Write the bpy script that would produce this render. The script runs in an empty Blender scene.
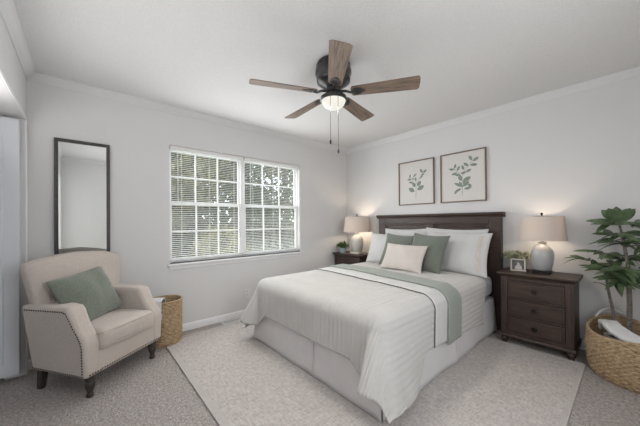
import bpy, bmesh, math, random
from mathutils import Vector, Matrix, noise
PI = math.pi
R = math.radians
scene = bpy.context.scene
COL = scene.collection

# ------------------------------------------------------------------ camera
cam_d = bpy.data.cameras.new('camera')
cam = bpy.data.objects.new('camera', cam_d)
COL.objects.link(cam)
yaw, pit, rol = 0.85406, 0.004464, -0.0077226
Fv = Vector((-math.sin(yaw)*math.cos(pit), math.cos(yaw)*math.cos(pit), math.sin(pit)))
Rv = Vector((math.cos(yaw), math.sin(yaw), 0))
Uv = Rv.cross(Fv)
R2 = Rv*math.cos(rol)+Uv*math.sin(rol)
U2 = Uv*math.cos(rol)-Rv*math.sin(rol)
M = Matrix((R2, U2, -Fv)).transposed().to_4x4()
M.translation = Vector((3.2563, -3.4701, 1.18993))
cam.matrix_world = M
cam_d.sensor_width = 36.0
cam_d.lens = 271.514/640*36.0
cam_d.shift_y = (220.81-213)/640
cam_d.clip_start = 0.02
scene.camera = cam

# ------------------------------------------------------------------ view, world, lights
vs = scene.view_settings
vs.view_transform = 'Standard'
vs.look = 'None'
vs.exposure = 0.17
vs.gamma = 1.0
vs.use_curve_mapping = False
world = bpy.data.worlds.new('world')
scene.world = world
world.use_nodes = True
wn = world.node_tree
wn.nodes.clear()
sky = wn.nodes.new('ShaderNodeTexSky')
sky.sky_type = 'NISHITA'
sky.sun_disc = False
sky.sun_elevation = R(38)
sky.sun_rotation = R(200)
sky.dust_density = 3.0
mixc = wn.nodes.new('ShaderNodeMix')
mixc.data_type = 'RGBA'
mixc.inputs[0].default_value = 0.75
mixc.inputs[7].default_value = (4.6, 4.75, 4.9, 1)
bgn = wn.nodes.new('ShaderNodeBackground')
bgn.inputs['Strength'].default_value = 0.62
won = wn.nodes.new('ShaderNodeOutputWorld')
wn.links.new(sky.outputs[0], mixc.inputs[6])
wn.links.new(mixc.outputs[2], bgn.inputs['Color'])
wn.links.new(bgn.outputs[0], won.inputs['Surface'])


def area_light(name, loc, direction, sx, sy, power, col):
    d = bpy.data.lights.new(name, 'AREA')
    d.shape = 'RECTANGLE'
    d.size = sx
    d.size_y = sy
    d.energy = power
    d.color = col
    o = bpy.data.objects.new(name, d)
    o.location = loc
    o.rotation_euler = Vector(direction).to_track_quat('-Z', 'Y').to_euler()
    COL.objects.link(o)
    return o


# unseen fill light added in the doorway opening behind the camera
area_light('rear_fill_light', (3.12, -3.90, 1.35), (0, 1, 0), 0.7, 1.7, 5.5, (1.0, 0.98, 0.96))
# unseen fill added inside the closet, aimed up and out into the room
area_light('closet_fill_light', (1.55, -4.02, 1.72), (0.0, 0.75, 0.65), 1.8, 0.4, 7.5, (1.0, 0.98, 0.96))
# unseen fill added at the right wall's opening to brighten the window wall
area_light('side_fill_light', (3.86, -2.45, 1.40), (-1, 0, 0.0), 0.75, 1.35, 7.5, (1.0, 0.985, 0.97))
# unseen area light added outside the window in view to boost its daylight
area_light('daylight_boost_front_window', (-0.22, -1.9, 1.4), (1, 0, 0), 1.72, 1.26, 14, (0.97, 0.985, 1.0))
area_light('front_window_fill_light', (0.03, -1.9, 1.4), (1, 0, 0), 1.70, 1.24, 18, (0.97, 0.985, 1.0))  # unseen fill added indoors, on the room side of the blinds

# ------------------------------------------------------------------ materials
MATS = {}


def new_mat(name):
    m = bpy.data.materials.new(name)
    m.use_nodes = True
    nt = m.node_tree
    b = nt.nodes['Principled BSDF']
    MATS[name] = m
    return m, nt, b


def N(nt, t, **kw):
    n = nt.nodes.new(t)
    for k, v in kw.items():
        if k in n.inputs:
            n.inputs[k].default_value = v
        else:
            setattr(n, k, v)
    return n


def coords(nt, scale=(1, 1, 1), rot=(0, 0, 0)):
    tc = N(nt, 'ShaderNodeTexCoord')
    mp = N(nt, 'ShaderNodeMapping')
    mp.inputs['Scale'].default_value = scale
    mp.inputs['Rotation'].default_value = rot
    nt.links.new(tc.outputs['Object'], mp.inputs['Vector'])
    return mp.outputs['Vector']


def ramp(nt, fac, stops):
    r = N(nt, 'ShaderNodeValToRGB')
    els = r.color_ramp.elements
    while len(els) < len(stops):
        els.new(0.5)
    for e, (p, c) in zip(els, stops):
        e.position = p
        e.color = (*c, 1)
    nt.links.new(fac, r.inputs['Fac'])
    return r.outputs['Color']


def bump(nt, b, h, strength, dist):
    bp = N(nt, 'ShaderNodeBump', Strength=strength, Distance=dist)
    nt.links.new(h, bp.inputs['Height'])
    nt.links.new(bp.outputs['Normal'], b.inputs['Normal'])


def mix(c1, c2, t):
    return tuple(a*(1-t)+b*t for a, b in zip(c1, c2))


def mat_plain(name, col, rough=0.5, metal=0.0, nscale=30, var=0.06, bstr=0.0, bdist=0.002, coat=0.0, spec=None):
    m, nt, b = new_mat(name)
    v = coords(nt)
    n = N(nt, 'ShaderNodeTexNoise', Scale=nscale, Detail=4.0)
    nt.links.new(v, n.inputs['Vector'])
    c = ramp(nt, n.outputs['Fac'], [(0.25, mix(col, (0, 0, 0), var)), (0.75, mix(col, (1, 1, 1), var*0.5))])
    nt.links.new(c, b.inputs['Base Color'])
    b.inputs['Roughness'].default_value = rough
    b.inputs['Metallic'].default_value = metal
    b.inputs['Coat Weight'].default_value = coat
    if spec is not None:
        b.inputs['Specular IOR Level'].default_value = spec
    if bstr:
        bump(nt, b, n.outputs['Fac'], bstr, bdist)
    return m


def mat_wood(name, dark, light, axis='X', rough=0.45, scale=5.0, coat=0.0):
    m, nt, b = new_mat(name)
    s = {'X': (1, 11, 11), 'Y': (11, 1, 11), 'Z': (11, 11, 1)}[axis]
    v = coords(nt, s)
    n1 = N(nt, 'ShaderNodeTexNoise', Scale=scale, Detail=7.0, Roughness=0.65, Distortion=0.5)
    nt.links.new(v, n1.inputs['Vector'])
    c = ramp(nt, n1.outputs['Fac'], [(0.3, dark), (0.52, mix(dark, light, 0.6)), (0.72, light)])
    nt.links.new(c, b.inputs['Base Color'])
    b.inputs['Roughness'].default_value = rough
    b.inputs['Coat Weight'].default_value = coat
    bump(nt, b, n1.outputs['Fac'], 0.25, 0.002)
    return m


def mat_fabric(name, col, weave=260, var=0.12, bstr=0.35, bdist=0.002, big=0.06, sheen=0.2):
    m, nt, b = new_mat(name)
    v = coords(nt)
    n1 = N(nt, 'ShaderNodeTexNoise', Scale=weave, Detail=2.0)
    n2 = N(nt, 'ShaderNodeTexNoise', Scale=7.0, Detail=3.0)
    nt.links.new(v, n1.inputs['Vector'])
    nt.links.new(v, n2.inputs['Vector'])
    c1 = ramp(nt, n1.outputs['Fac'], [(0.3, mix(col, (0, 0, 0), var)), (0.7, mix(col, (1, 1, 1), var*0.5))])
    c2 = ramp(nt, n2.outputs['Fac'], [(0.3, (1-big,)*3), (0.7, (1, 1, 1))])
    mx = N(nt, 'ShaderNodeMix', data_type='RGBA', blend_type='MULTIPLY')
    mx.inputs[0].default_value = 1.0
    nt.links.new(c1, mx.inputs[6])
    nt.links.new(c2, mx.inputs[7])
    nt.links.new(mx.outputs[2], b.inputs['Base Color'])
    b.inputs['Roughness'].default_value = 0.9
    b.inputs['Specular IOR Level'].default_value = 0.15
    b.inputs['Sheen Weight'].default_value = sheen
    bump(nt, b, n1.outputs['Fac'], bstr, bdist)
    return m


mat_plain('wall_paint', (0.72, 0.715, 0.715), 0.85, nscale=4, var=0.015, spec=0.2)
mat_plain('trim_paint', (0.86, 0.86, 0.87), 0.45, nscale=6, var=0.02)
mat_plain('crown_paint', (0.74, 0.74, 0.75), 0.6, nscale=6, var=0.02)
mat_plain('closet_paint', (0.70, 0.72, 0.755), 0.6, nscale=6, var=0.02)
# stippled ceiling
m, nt, b = new_mat('ceiling_stipple')
v = coords(nt)
n1 = N(nt, 'ShaderNodeTexNoise', Scale=70.0, Detail=3.0)
n2 = N(nt, 'ShaderNodeTexVoronoi', Scale=110.0)
nt.links.new(v, n1.inputs['Vector'])
nt.links.new(v, n2.inputs['Vector'])
ad = N(nt, 'ShaderNodeMath', operation='ADD')
nt.links.new(n1.outputs['Fac'], ad.inputs[0])
nt.links.new(n2.outputs['Distance'], ad.inputs[1])
c = ramp(nt, ad.outputs[0], [(0.5, (0.69, 0.685, 0.685)), (1.1, (0.76, 0.755, 0.75))])
nt.links.new(c, b.inputs['Base Color'])
b.inputs['Roughness'].default_value = 0.95
bump(nt, b, ad.outputs[0], 0.3, 0.005)
# loop pile carpet
m, nt, b = new_mat('carpet_loop')
v = coords(nt)
n1 = N(nt, 'ShaderNodeTexNoise', Scale=55.0, Detail=6.0, Roughness=0.75)
n2 = N(nt, 'ShaderNodeTexVoronoi', Scale=120.0)
nt.links.new(v, n1.inputs['Vector'])
nt.links.new(v, n2.inputs['Vector'])
ad = N(nt, 'ShaderNodeMath', operation='ADD')
nt.links.new(n1.outputs['Fac'], ad.inputs[0])
nt.links.new(n2.outputs['Distance'], ad.inputs[1])
c = ramp(nt, n1.outputs['Fac'], [(0.3, (0.24, 0.21, 0.19)), (0.5, (0.50, 0.455, 0.43)), (0.7, (0.74, 0.70, 0.67))])
nt.links.new(c, b.inputs['Base Color'])
b.inputs['Roughness'].default_value = 1.0
b.inputs['Specular IOR Level'].default_value = 0.05
bump(nt, b, ad.outputs[0], 0.8, 0.012)
# woven rug: fine cross-hatch strands running along x
m, nt, b = new_mat('rug_weave')
va = coords(nt, (22, 105, 22))
vb = coords(nt, (95, 24, 22))
n1 = N(nt, 'ShaderNodeTexNoise', Scale=1.0, Detail=4.0, Roughness=0.65)
n2 = N(nt, 'ShaderNodeTexNoise', Scale=1.0, Detail=4.0, Roughness=0.65)
nt.links.new(va, n1.inputs['Vector'])
nt.links.new(vb, n2.inputs['Vector'])
ad = N(nt, 'ShaderNodeMath', operation='ADD')
nt.links.new(n1.outputs['Fac'], ad.inputs[0])
nt.links.new(n2.outputs['Fac'], ad.inputs[1])
ml = N(nt, 'ShaderNodeMath', operation='MULTIPLY')
ml.inputs[1].default_value = 0.5
nt.links.new(ad.outputs[0], ml.inputs[0])
c = ramp(nt, ml.outputs[0], [(0.36, (0.40, 0.365, 0.345)), (0.5, (0.535, 0.495, 0.47)), (0.64, (0.66, 0.62, 0.595))])
nt.links.new(c, b.inputs['Base Color'])
b.inputs['Roughness'].default_value = 1.0
b.inputs['Specular IOR Level'].default_value = 0.05
bump(nt, b, ml.outputs[0], 0.6, 0.008)
mat_fabric('rug_border', (0.55, 0.51, 0.48), weave=120)

DK, LT = (0.020, 0.0120, 0.0092), (0.074, 0.046, 0.035)
mat_wood('espresso_wood_x', DK, LT, 'X')
mat_wood('espresso_wood_y', DK, LT, 'Y')
mat_wood('espresso_wood_z', DK, LT, 'Z')
mat_wood('blade_wood', (0.060, 0.040, 0.028), (0.33, 0.24, 0.18), 'X', 0.6, 6.0)
mat_wood('picture_wood', (0.13, 0.085, 0.06), (0.25, 0.18, 0.13), 'Z', 0.5)
mat_plain('mirror_frame_paint', (0.035, 0.032, 0.032), 0.4)
mat_plain('leg_wood', (0.035, 0.025, 0.02), 0.4)
mat_plain('bronze_metal', (0.022, 0.021, 0.022), 0.32, 0.6, nscale=12, var=0.2)
mat_plain('knob_metal', (0.018, 0.015, 0.013), 0.35, 0.7)
mat_plain('nail_metal', (0.10, 0.075, 0.055), 0.3, 0.8)
mat_plain('silver_metal', (0.42, 0.39, 0.34), 0.4, 0.5)
mat_fabric('linen', (0.60, 0.53, 0.475), 190, var=0.16)
mat_fabric('sage_velvet', (0.165, 0.19, 0.15), 120, var=0.12, sheen=0.5)
mat_fabric('sage_cushion', (0.13, 0.15, 0.12), 160, var=0.14, sheen=0.4)
mat_fabric('blush_linen', (0.62, 0.565, 0.52), 160, var=0.14)
mat_fabric('white_cotton', (0.61, 0.605, 0.60), 220, var=0.04)
mat_fabric('embroidered_cotton', (0.62, 0.57, 0.52), 90, var=0.2)
mat_fabric('coverlet_cotton', (0.60, 0.585, 0.56), 220, var=0.08)
mat_fabric('folded_cotton', (0.63, 0.625, 0.605), 220, var=0.05)
mat_plain('piping_grey', (0.13, 0.115, 0.105), 0.9)
mat_fabric('sage_throw', (0.30, 0.33, 0.285), 170, var=0.14)
mat_fabric('skirt_cotton', (0.72, 0.70, 0.70), 220, var=0.05)
mat_fabric('sheet_grey', (0.50, 0.50, 0.515), 220, var=0.05)
mat_fabric('towel_white', (0.74, 0.74, 0.74), 130, var=0.15)
mat_fabric('throw_grey', (0.40, 0.39, 0.38), 90, var=0.3)
mat_fabric('tassel_dark', (0.10, 0.10, 0.10), 90, var=0.3)
mat_plain('ceramic_grey', (0.40, 0.405, 0.405), 0.28, nscale=9, var=0.12, coat=0.4)
mat_plain('ceramic_cream', (0.56, 0.545, 0.51), 0.35, nscale=9, var=0.1, coat=0.3)
mat_plain('plinth_white', (0.75, 0.71, 0.64), 0.4)
mat_plain('pot_white', (0.72, 0.70, 0.68), 0.4)
mat_plain('pot_blue', (0.42, 0.53, 0.56), 0.4)
mat_plain('soil', (0.06, 0.045, 0.035), 1.0)
mat_plain('plastic_white', (0.78, 0.78, 0.78), 0.4)
mat_plain('vent_slot', (0.12, 0.115, 0.11), 0.7)
mat_plain('paper_cream', (0.69, 0.665, 0.64), 0.8, nscale=8, var=0.02)
mat_plain('print_green', (0.22, 0.28, 0.22), 0.8, nscale=60, var=0.2)
mat_plain('photo_dark', (0.08, 0.076, 0.072), 0.6, spec=0.1, nscale=40, var=0.3)
mat_plain('photo_white', (0.5, 0.48, 0.46), 0.6, spec=0.1)
mat_plain('blind_white', (0.83, 0.825, 0.805), 0.5, nscale=8, var=0.02)
mat_plain('bark', (0.085, 0.062, 0.045), 0.95, nscale=20, var=0.35, bstr=0.6, bdist=0.01)
mat_plain('plant_bark', (0.13, 0.10, 0.075), 0.9, nscale=60, var=0.35, bstr=0.5, bdist=0.003)
mat_plain('lawn', (0.30, 0.30, 0.20), 1.0, nscale=6, var=0.3)
mat_plain('driveway_concrete', (0.62, 0.60, 0.57), 0.9, nscale=5, var=0.1)
mat_plain('fence_wood', (0.30, 0.27, 0.24), 0.9, nscale=5, var=0.2)


def mat_leaf(name, c1, c2, rough=0.4, scale=25, trans=0.0):
    m, nt, b = new_mat(name)
    v = coords(nt)
    n1 = N(nt, 'ShaderNodeTexNoise', Scale=scale, Detail=3.0)
    nt.links.new(v, n1.inputs['Vector'])
    c = ramp(nt, n1.outputs['Fac'], [(0.32, c1), (0.68, c2)])
    nt.links.new(c, b.inputs['Base Color'])
    b.inputs['Roughness'].default_value = rough
    return m


mat_leaf('leaf_dark', (0.045, 0.078, 0.036), (0.15, 0.21, 0.105), 0.4, 12)
mat_leaf('leaf_pale', (0.26, 0.29, 0.17), (0.55, 0.55, 0.40), 0.6, 60)
mat_leaf('leaf_fresh', (0.03, 0.09, 0.02), (0.09, 0.20, 0.05), 0.5, 60)
mat_leaf('tree_leaf_green', (0.035, 0.05, 0.022), (0.13, 0.155, 0.075), 0.6, 3)
mat_leaf('tree_leaf_olive', (0.06, 0.066, 0.032), (0.22, 0.21, 0.10), 0.6, 3)
mat_leaf('tree_leaf_gold', (0.19, 0.185, 0.085), (0.42, 0.38, 0.17), 0.6, 3)

# wicker
m, nt, b = new_mat('wicker')
v = coords(nt, (1, 1, 2.2))
n1 = N(nt, 'ShaderNodeTexNoise', Scale=38.0, Detail=4.0, Roughness=0.7)
nt.links.new(v, n1.inputs['Vector'])
c = ramp(nt, n1.outputs['Fac'], [(0.3, (0.17, 0.105, 0.055)), (0.5, (0.40, 0.285, 0.165)), (0.72, (0.62, 0.48, 0.31))])
nt.links.new(c, b.inputs['Base Color'])
b.inputs['Roughness'].default_value = 0.75
bump(nt, b, n1.outputs['Fac'], 0.5, 0.004)

# glass of the windows
m, nt, b = new_mat('window_glass')
nt.nodes.remove(b)
tr = N(nt, 'ShaderNodeBsdfTransparent')
tr.inputs[0].default_value = (0.93, 0.95, 0.95, 1)
gl = N(nt, 'ShaderNodeBsdfGlossy')
gl.inputs['Roughness'].default_value = 0.25
ms = N(nt, 'ShaderNodeMixShader')
ms.inputs[0].default_value = 0.03
nt.links.new(tr.outputs[0], ms.inputs[1])
nt.links.new(gl.outputs[0], ms.inputs[2])
nt.links.new(ms.outputs[0], nt.nodes['Material Output'].inputs['Surface'])

m, nt, b = new_mat('mirror_glass')
b.inputs['Base Color'].default_value = (0.86, 0.88, 0.87, 1)
b.inputs['Metallic'].default_value = 1.0
b.inputs['Roughness'].default_value = 0.02

# lamp shades: cloth that lets the bulb glow through
def mat_shade(name, col, em):
    m, nt, b = new_mat(name)
    nt.nodes.remove(b)
    v = coords(nt, (1, 1, 1))
    n1 = N(nt, 'ShaderNodeTexNoise', Scale=160.0, Detail=2.0)
    nt.links.new(v, n1.inputs['Vector'])
    c = ramp(nt, n1.outputs['Fac'], [(0.3, mix(col, (0, 0, 0), 0.06)), (0.7, col)])
    df = N(nt, 'ShaderNodeBsdfDiffuse')
    tl = N(nt, 'ShaderNodeBsdfTranslucent')
    ms = N(nt, 'ShaderNodeMixShader')
    ms.inputs[0].default_value = em
    nt.links.new(c, df.inputs['Color'])
    nt.links.new(c, tl.inputs['Color'])
    nt.links.new(df.outputs[0], ms.inputs[1])
    nt.links.new(tl.outputs[0], ms.inputs[2])
    nt.links.new(ms.outputs[0], nt.nodes['Material Output'].inputs['Surface'])


mat_shade('shade_cloth', (0.74, 0.675, 0.625), 0.28)
m, nt, b = new_mat('globe_glass')
b.inputs['Base Color'].default_value = (0.30, 0.29, 0.27, 1)
b.inputs['Roughness'].default_value = 0.35
b.inputs['Emission Color'].default_value = (1.0, 0.95, 0.86, 1)
b.inputs['Emission Strength'].default_value = 0.62
m, nt, b = new_mat('bulb_glow')
b.inputs['Emission Color'].default_value = (1.0, 0.80, 0.58, 1)
b.inputs['Emission Strength'].default_value = 3.0


# ------------------------------------------------------------------ mesh helpers
class MB:
    """collects shapes that become ONE mesh object"""

    def __init__(self):
        self.v = []
        self.f = []

    def add(self, vs, fs, mtx=None):
        k = len(self.v)
        for p in vs:
            p = Vector(p)
            self.v.append(mtx @ p if mtx else p)
        for q in fs:
            self.f.append(tuple(i+k for i in q))
        return self

    def box(self, x0, x1, y0, y1, z0, z1, mtx=None):
        vs = [(x, y, z) for x in (x0, x1) for y in (y0, y1) for z in (z0, z1)]
        fs = [(0, 1, 3, 2), (4, 6, 7, 5), (0, 4, 5, 1), (2, 3, 7, 6), (0, 2, 6, 4), (1, 5, 7, 3)]
        return self.add(vs, fs, mtx)

    def grid(self, rows, closed_u=False, closed_v=False):
        n, mcount = len(rows), len(rows[0])
        vs = [p for r in rows for p in r]
        fs = []
        for i in range(n if closed_v else n-1):
            for j in range(mcount if closed_u else mcount-1):
                a, b2 = i*mcount+j, i*mcount+(j+1) % mcount
                c2, d2 = ((i+1) % n)*mcount+(j+1) % mcount, ((i+1) % n)*mcount+j
                fs.append((a, b2, c2, d2))
        return self.add(vs, fs)

    def lathe(self, prof, c=(0, 0, 0), n=32, cap=True, mtx=None, sq=None):
        rows = []
        for r, z in prof:
            row = []
            for k in range(n):
                a = 2*PI*k/n
                rr = r
                row.append((c[0]+rr*math.cos(a), c[1]+rr*math.sin(a), c[2]+z))
            rows.append(row)
        k0 = len(self.v)
        sub = MB().grid(rows, closed_u=True)
        if cap:
            sub.f.append(tuple(range(n))[::-1])
            sub.f.append(tuple(range((len(prof)-1)*n, len(prof)*n)))
        return self.add(sub.v, sub.f, mtx)

    def tube(self, pts, r, n=8, closed=False, cap=True):
        pts = [Vector(p) for p in pts]
        rows = []
        up = None
        L = len(pts)
        for i, p in enumerate(pts):
            if closed:
                t = pts[(i+1) % L]-pts[i-1]
            else:
                t = pts[min(i+1, L-1)]-pts[max(i-1, 0)]
            t.normalize()
            if up is None:
                up = t.orthogonal().normalized()
            up = (up-t*up.dot(t))
            if up.length < 1e-6:
                up = t.orthogonal()
            up.normalize()
            s = t.cross(up)
            rr = r[i] if isinstance(r, (list, tuple)) else r
            rows.append([p+(up*math.cos(2*PI*k/n)+s*math.sin(2*PI*k/n))*rr for k in range(n)])
        sub = MB().grid(rows, closed_u=True, closed_v=closed)
        if cap and not closed:
            sub.f.append(tuple(range(n))[::-1])
            sub.f.append(tuple(range((L-1)*n, L*n)))
        return self.add(sub.v, sub.f)

    def prism(self, poly, a0, a1, axis='y', mtx=None):
        """2-D polygon extruded along an axis ('y': polygon in xz, 'x': in yz, 'z': in xy)"""
        def P(p, a):
            return {'y': (p[0], a, p[1]), 'x': (a, p[0], p[1]), 'z': (p[0], p[1], a)}[axis]
        n = len(poly)
        vs = [P(p, a0) for p in poly]+[P(p, a1) for p in poly]
        fs = [tuple(range(n))[::-1], tuple(range(n, 2*n))]
        fs += [(i, (i+1) % n, n+(i+1) % n, n+i) for i in range(n)]
        return self.add(vs, fs, mtx)

    def soft_box(self, sx, sy, sz, r, c=(0, 0, 0), n=10, bulge=(0, 0, 0), mtx=None, wob=0.0, seed=0):
        """rounded box with bulging faces"""
        bm = bmesh.new()
        bmesh.ops.create_cube(bm, size=2.0)
        bmesh.ops.subdivide_edges(bm, edges=bm.edges[:], cuts=n, use_grid_fill=True)
        h = (sx/2, sy/2, sz/2)
        vs = []
        for v in bm.verts:
            # spread sample points towards the edges
            q = [math.copysign(abs(x)**0.75, x) for x in v.co]
            p = Vector([q[i]*h[i] for i in range(3)])
            core = Vector([max(-h[i]+r, min(h[i]-r, p[i])) for i in range(3)])
            d = p-core
            if d.length > 1e-9:
                p = core+d.normalized()*r
            bl = [(1-q[0]**2), (1-q[1]**2), (1-q[2]**2)]
            p[0] += bulge[0]*q[0]*bl[1]*bl[2]
            p[1] += bulge[1]*q[1]*bl[0]*bl[2]
            p[2] += bulge[2]*q[2]*bl[0]*bl[1]
            if wob:
                p += noise.noise_vector(p*6+Vector((seed, 0, 0)))*wob
            vs.append(p+Vector(c))
        bm.verts.index_update()
        fs = [[v.index for v in f.verts] for f in bm.faces]
        bm.free()
        return self.add(vs, fs, mtx)

    def build(self, name, mat, parent=None, smooth=35, bevel=0.0, seg=2, solid=0.0, subsurf=0, recalc=True):
        me = bpy.data.meshes.new(name)
        me.from_pydata([tuple(p) for p in self.v], [], self.f)
        if recalc:
            bm = bmesh.new()
            bm.from_mesh(me)
            bmesh.ops.recalc_face_normals(bm, faces=bm.faces[:])
            bm.to_mesh(me)
            bm.free()
        if smooth:
            me.polygons.foreach_set('use_smooth', [True]*len(me.polygons))
            me.set_sharp_from_angle(angle=R(smooth))
        me.materials.append(MATS[mat])
        o = bpy.data.objects.new(name, me)
        COL.objects.link(o)
        if parent:
            o.parent = parent
        if subsurf:
            s = o.modifiers.new('sub', 'SUBSURF')
            s.levels = s.render_levels = subsurf
        if solid:
            s = o.modifiers.new('solid', 'SOLIDIFY')
            s.thickness = solid
            s.offset = 1.0
        if bevel:
            s = o.modifiers.new('bevel', 'BEVEL')
            s.width = bevel
            s.segments = seg
            s.limit_method = 'ANGLE'
            s.angle_limit = R(40)
        return o


def tag(o, label=None, cat=None, group=None, kind=None):
    if label:
        o['label'] = label
    if cat:
        o['category'] = cat
    if group:
        o['group'] = group
    if kind:
        o['kind'] = kind
    return o


def thing(name, label, cat, loc=(0, 0, 0), rz=0.0, group=None):
    o = bpy.data.objects.new(name, None)
    o.empty_display_size = 0.1
    o.location = loc
    o.rotation_euler = (0, 0, rz)
    COL.objects.link(o)
    return tag(o, label, cat, group)


def struct(o):
    o['kind'] = 'structure'
    return o


def copy_tree(o, parent=None):
    c = o.copy()
    COL.objects.link(c)
    if parent:
        c.parent = parent
    for ch in list(o.children):
        copy_tree(ch, c)
    return c


def pillow_mb(w, h, t, seed=0, pinch=0.05, n=22, wr=0.018, flat=0.5):
    mb = MB()
    rows_f, rows_b = [], []
    for i in range(n+1):
        v = -1+2*i/n
        rf, rb = [], []
        for j in range(n+1):
            u = -1+2*j/n
            us, vs2 = math.sin(u*PI/2), math.sin(v*PI/2)
            x = w/2*us*(1-pinch*(1-vs2*vs2))
            y = h/2*vs2*(1-pinch*(1-us*us))
            e = max(0.0, (1-us*us)*(1-vs2*vs2))
            th = t/2*e**flat
            wv = noise.noise(Vector((x*5+seed*3.1, y*5, seed)))*wr*min(1, e*3)
            wv += noise.noise(Vector((x*13+seed*1.7, y*6, seed+5)))*wr*0.5*min(1, e*3)
            rf.append((x, y, th+wv))
            rb.append((x, y, -th*0.8))
        rows_f.append(rf)
        rows_b.append(rb)
    mb.grid(rows_f)
    mb.grid(rows_b)
    return mb


def weld(o, d=1e-5):
    bm = bmesh.new()
    bm.from_mesh(o.data)
    bmesh.ops.remove_doubles(bm, verts=bm.verts[:], dist=d)
    bmesh.ops.recalc_face_normals(bm, faces=bm.faces[:])
    bm.to_mesh(o.data)
    bm.free()
    o.data.polygons.foreach_set('use_smooth', [True]*len(o.data.polygons))
    return o


def lean_matrix(c, yawd, lean, roll=0.0):
    """pillow axes: x = width, y = height, z = front; front faces -Y of the room, leaning back"""
    ln = R(lean)
    base = Matrix(((1, 0, 0), (0, math.sin(ln), -math.cos(ln)), (0, math.cos(ln), math.sin(ln)))).to_4x4()
    return Matrix.Translation(c) @ Matrix.Rotation(R(yawd), 4, 'Z') @ base @ Matrix.Rotation(R(roll), 4, 'Z')


def sweep_profile(prof, path_pts, axis):
    pass


# ------------------------------------------------------------------ room shell
RX, RY, H = 3.80, -3.82, 2.44      # right wall, left wall (closet wall), ceiling height
T = 0.13
WY0, WY1, WZ0, WZ1 = -2.772, -1.03, 0.752, 2.035

struct(MB().box(-T, RX+T, RY-0.8, T, -0.08, 0).build('floor', 'carpet_loop', smooth=0))
struct(MB().box(-T, RX+T, RY-0.8, T, H, H+0.08).build('ceiling', 'ceiling_stipple', smooth=0))
struct(MB().box(-T, RX+T, 0, T, 0, H).build('wall_headboard', 'wall_paint', smooth=0))
w = MB()
w.box(-T, 0, RY-0.8, WY0, 0, H)
w.box(-T, 0, WY1, 0, 0, H)
w.box(-T, 0, WY0, WY1, 0, WZ0)
w.box(-T, 0, WY0, WY1, WZ1, H)
struct(w.build('wall_window', 'wall_paint', smooth=0))
# closet wall with a wide opening
CX0, CX1, CZ = 0.10, 2.55, 2.02
DX0, DX1 = 2.72, 3.52               # unseen doorway opening, added for the fill light
w = MB()
w.box(0, CX0, RY-0.11, RY, 0, H)
w.box(CX0, CX1, RY-0.11, RY, CZ, H)
w.box(CX1, DX0, RY-0.11, RY, 0, H)
w.box(DX1, RX, RY-0.11, RY, 0, H)
w.box(DX0, DX1, RY-0.11, RY, CZ+0.02, H)
struct(w.build('wall_closet', 'wall_paint', smooth=0))
struct(MB().box(-T, RX+T, RY-0.9, RY-0.8, 0, H).build('wall_closet_rear', 'closet_paint', smooth=0))
# wall behind the photographer, with an unseen opening added to let in light
w = MB()
BY0, BY1, BZ0, BZ1 = -2.84, -1.70, 0.70, 2.10
w.box(RX, RX+T, RY-0.8, BY0, 0, H)
w.box(RX, RX+T, BY1, 0, 0, H)
w.box(RX, RX+T, BY0, BY1, 0, BZ0)
w.box(RX, RX+T, BY0, BY1, BZ1, H)
struct(w.build('wall_right', 'wall_paint', smooth=0))

CROWN = [(0, 0), (0, -0.062), (0.008, -0.062), (0.012, -0.052), (0.022, -0.045), (0.038, -0.022), (0.046, -0.012), (0.056, -0.008), (0.056, 0)]


def crown_along_x(y, sgn, x0, x1):
    return MB().prism([(y+sgn*p[0], H+p[1]) for p in CROWN], x0, x1, 'x')


def crown_along_y(x, sgn, y0, y1):
    return MB().prism([(x+sgn*p[0], H+p[1]) for p in CROWN], y0, y1, 'y')


struct(crown_along_x(0, -1, 0, RX).build('trim_1', 'crown_paint'))
struct(crown_along_y(0, 1, RY, 0).build('trim_2', 'crown_paint'))
struct(crown_along_x(RY, 1, 0, RX).build('trim_3', 'crown_paint'))
struct(crown_along_y(RX, -1, RY, 0).build('trim_4', 'crown_paint'))
BASE = [(0, 0), (0.014, 0), (0.014, 0.062), (0.009, 0.074), (0, 0.08)]
struct(MB().prism([(-p[0], p[1]) for p in BASE], 0, RX, 'x').build('baseboard_headboard', 'trim_paint'))
struct(MB().prism(BASE, RY, 0, 'y').build('baseboard_window', 'trim_paint'))
struct(MB().prism([(RX-p[0], p[1]) for p in BASE], RY, 0, 'y').build('baseboard_right', 'trim_paint'))
# closet casing and the folded panel door standing open in it
w = MB()
w.box(CX0-0.022, CX1+0.06, RY, RY+0.012, CZ, CZ+0.022)
w.box(CX0-0.022, CX0, RY, RY+0.012, 0, CZ)
w.box(CX1, CX1+0.06, RY, RY+0.016, 0, CZ)
struct(w.build('trim_5', 'trim_paint', bevel=0.004))
d = MB()
for k in range(2):
    xx = CX0+0.012+k*0.045
    d.box(xx, xx+0.034, RY-0.62, RY-0.02, 0.05, CZ-0.03)
    for q in range(3):
        y0 = RY-0.56+q*0.18
        d.box(xx+0.034, xx+0.040, y0, y0+0.10, 0.15, CZ-0.15)
dd = struct(d.build('door_1', 'closet_paint', bevel=0.004))
MB().lathe([(0.004, 0), (0.006, 0.018), (0.016, 0.026), (0.016, 0.036), (0.004, 0.042)], n=14,
           mtx=Matrix.Translation((CX0+0.091, RY-0.3, 0.95)) @ Matrix.Rotation(R(90), 4, 'Y')).build('door_knob', 'knob_metal', dd)

# ------------------------------------------------------------------ the window in view
YM = (WY0+WY1)/2-0.012


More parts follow.
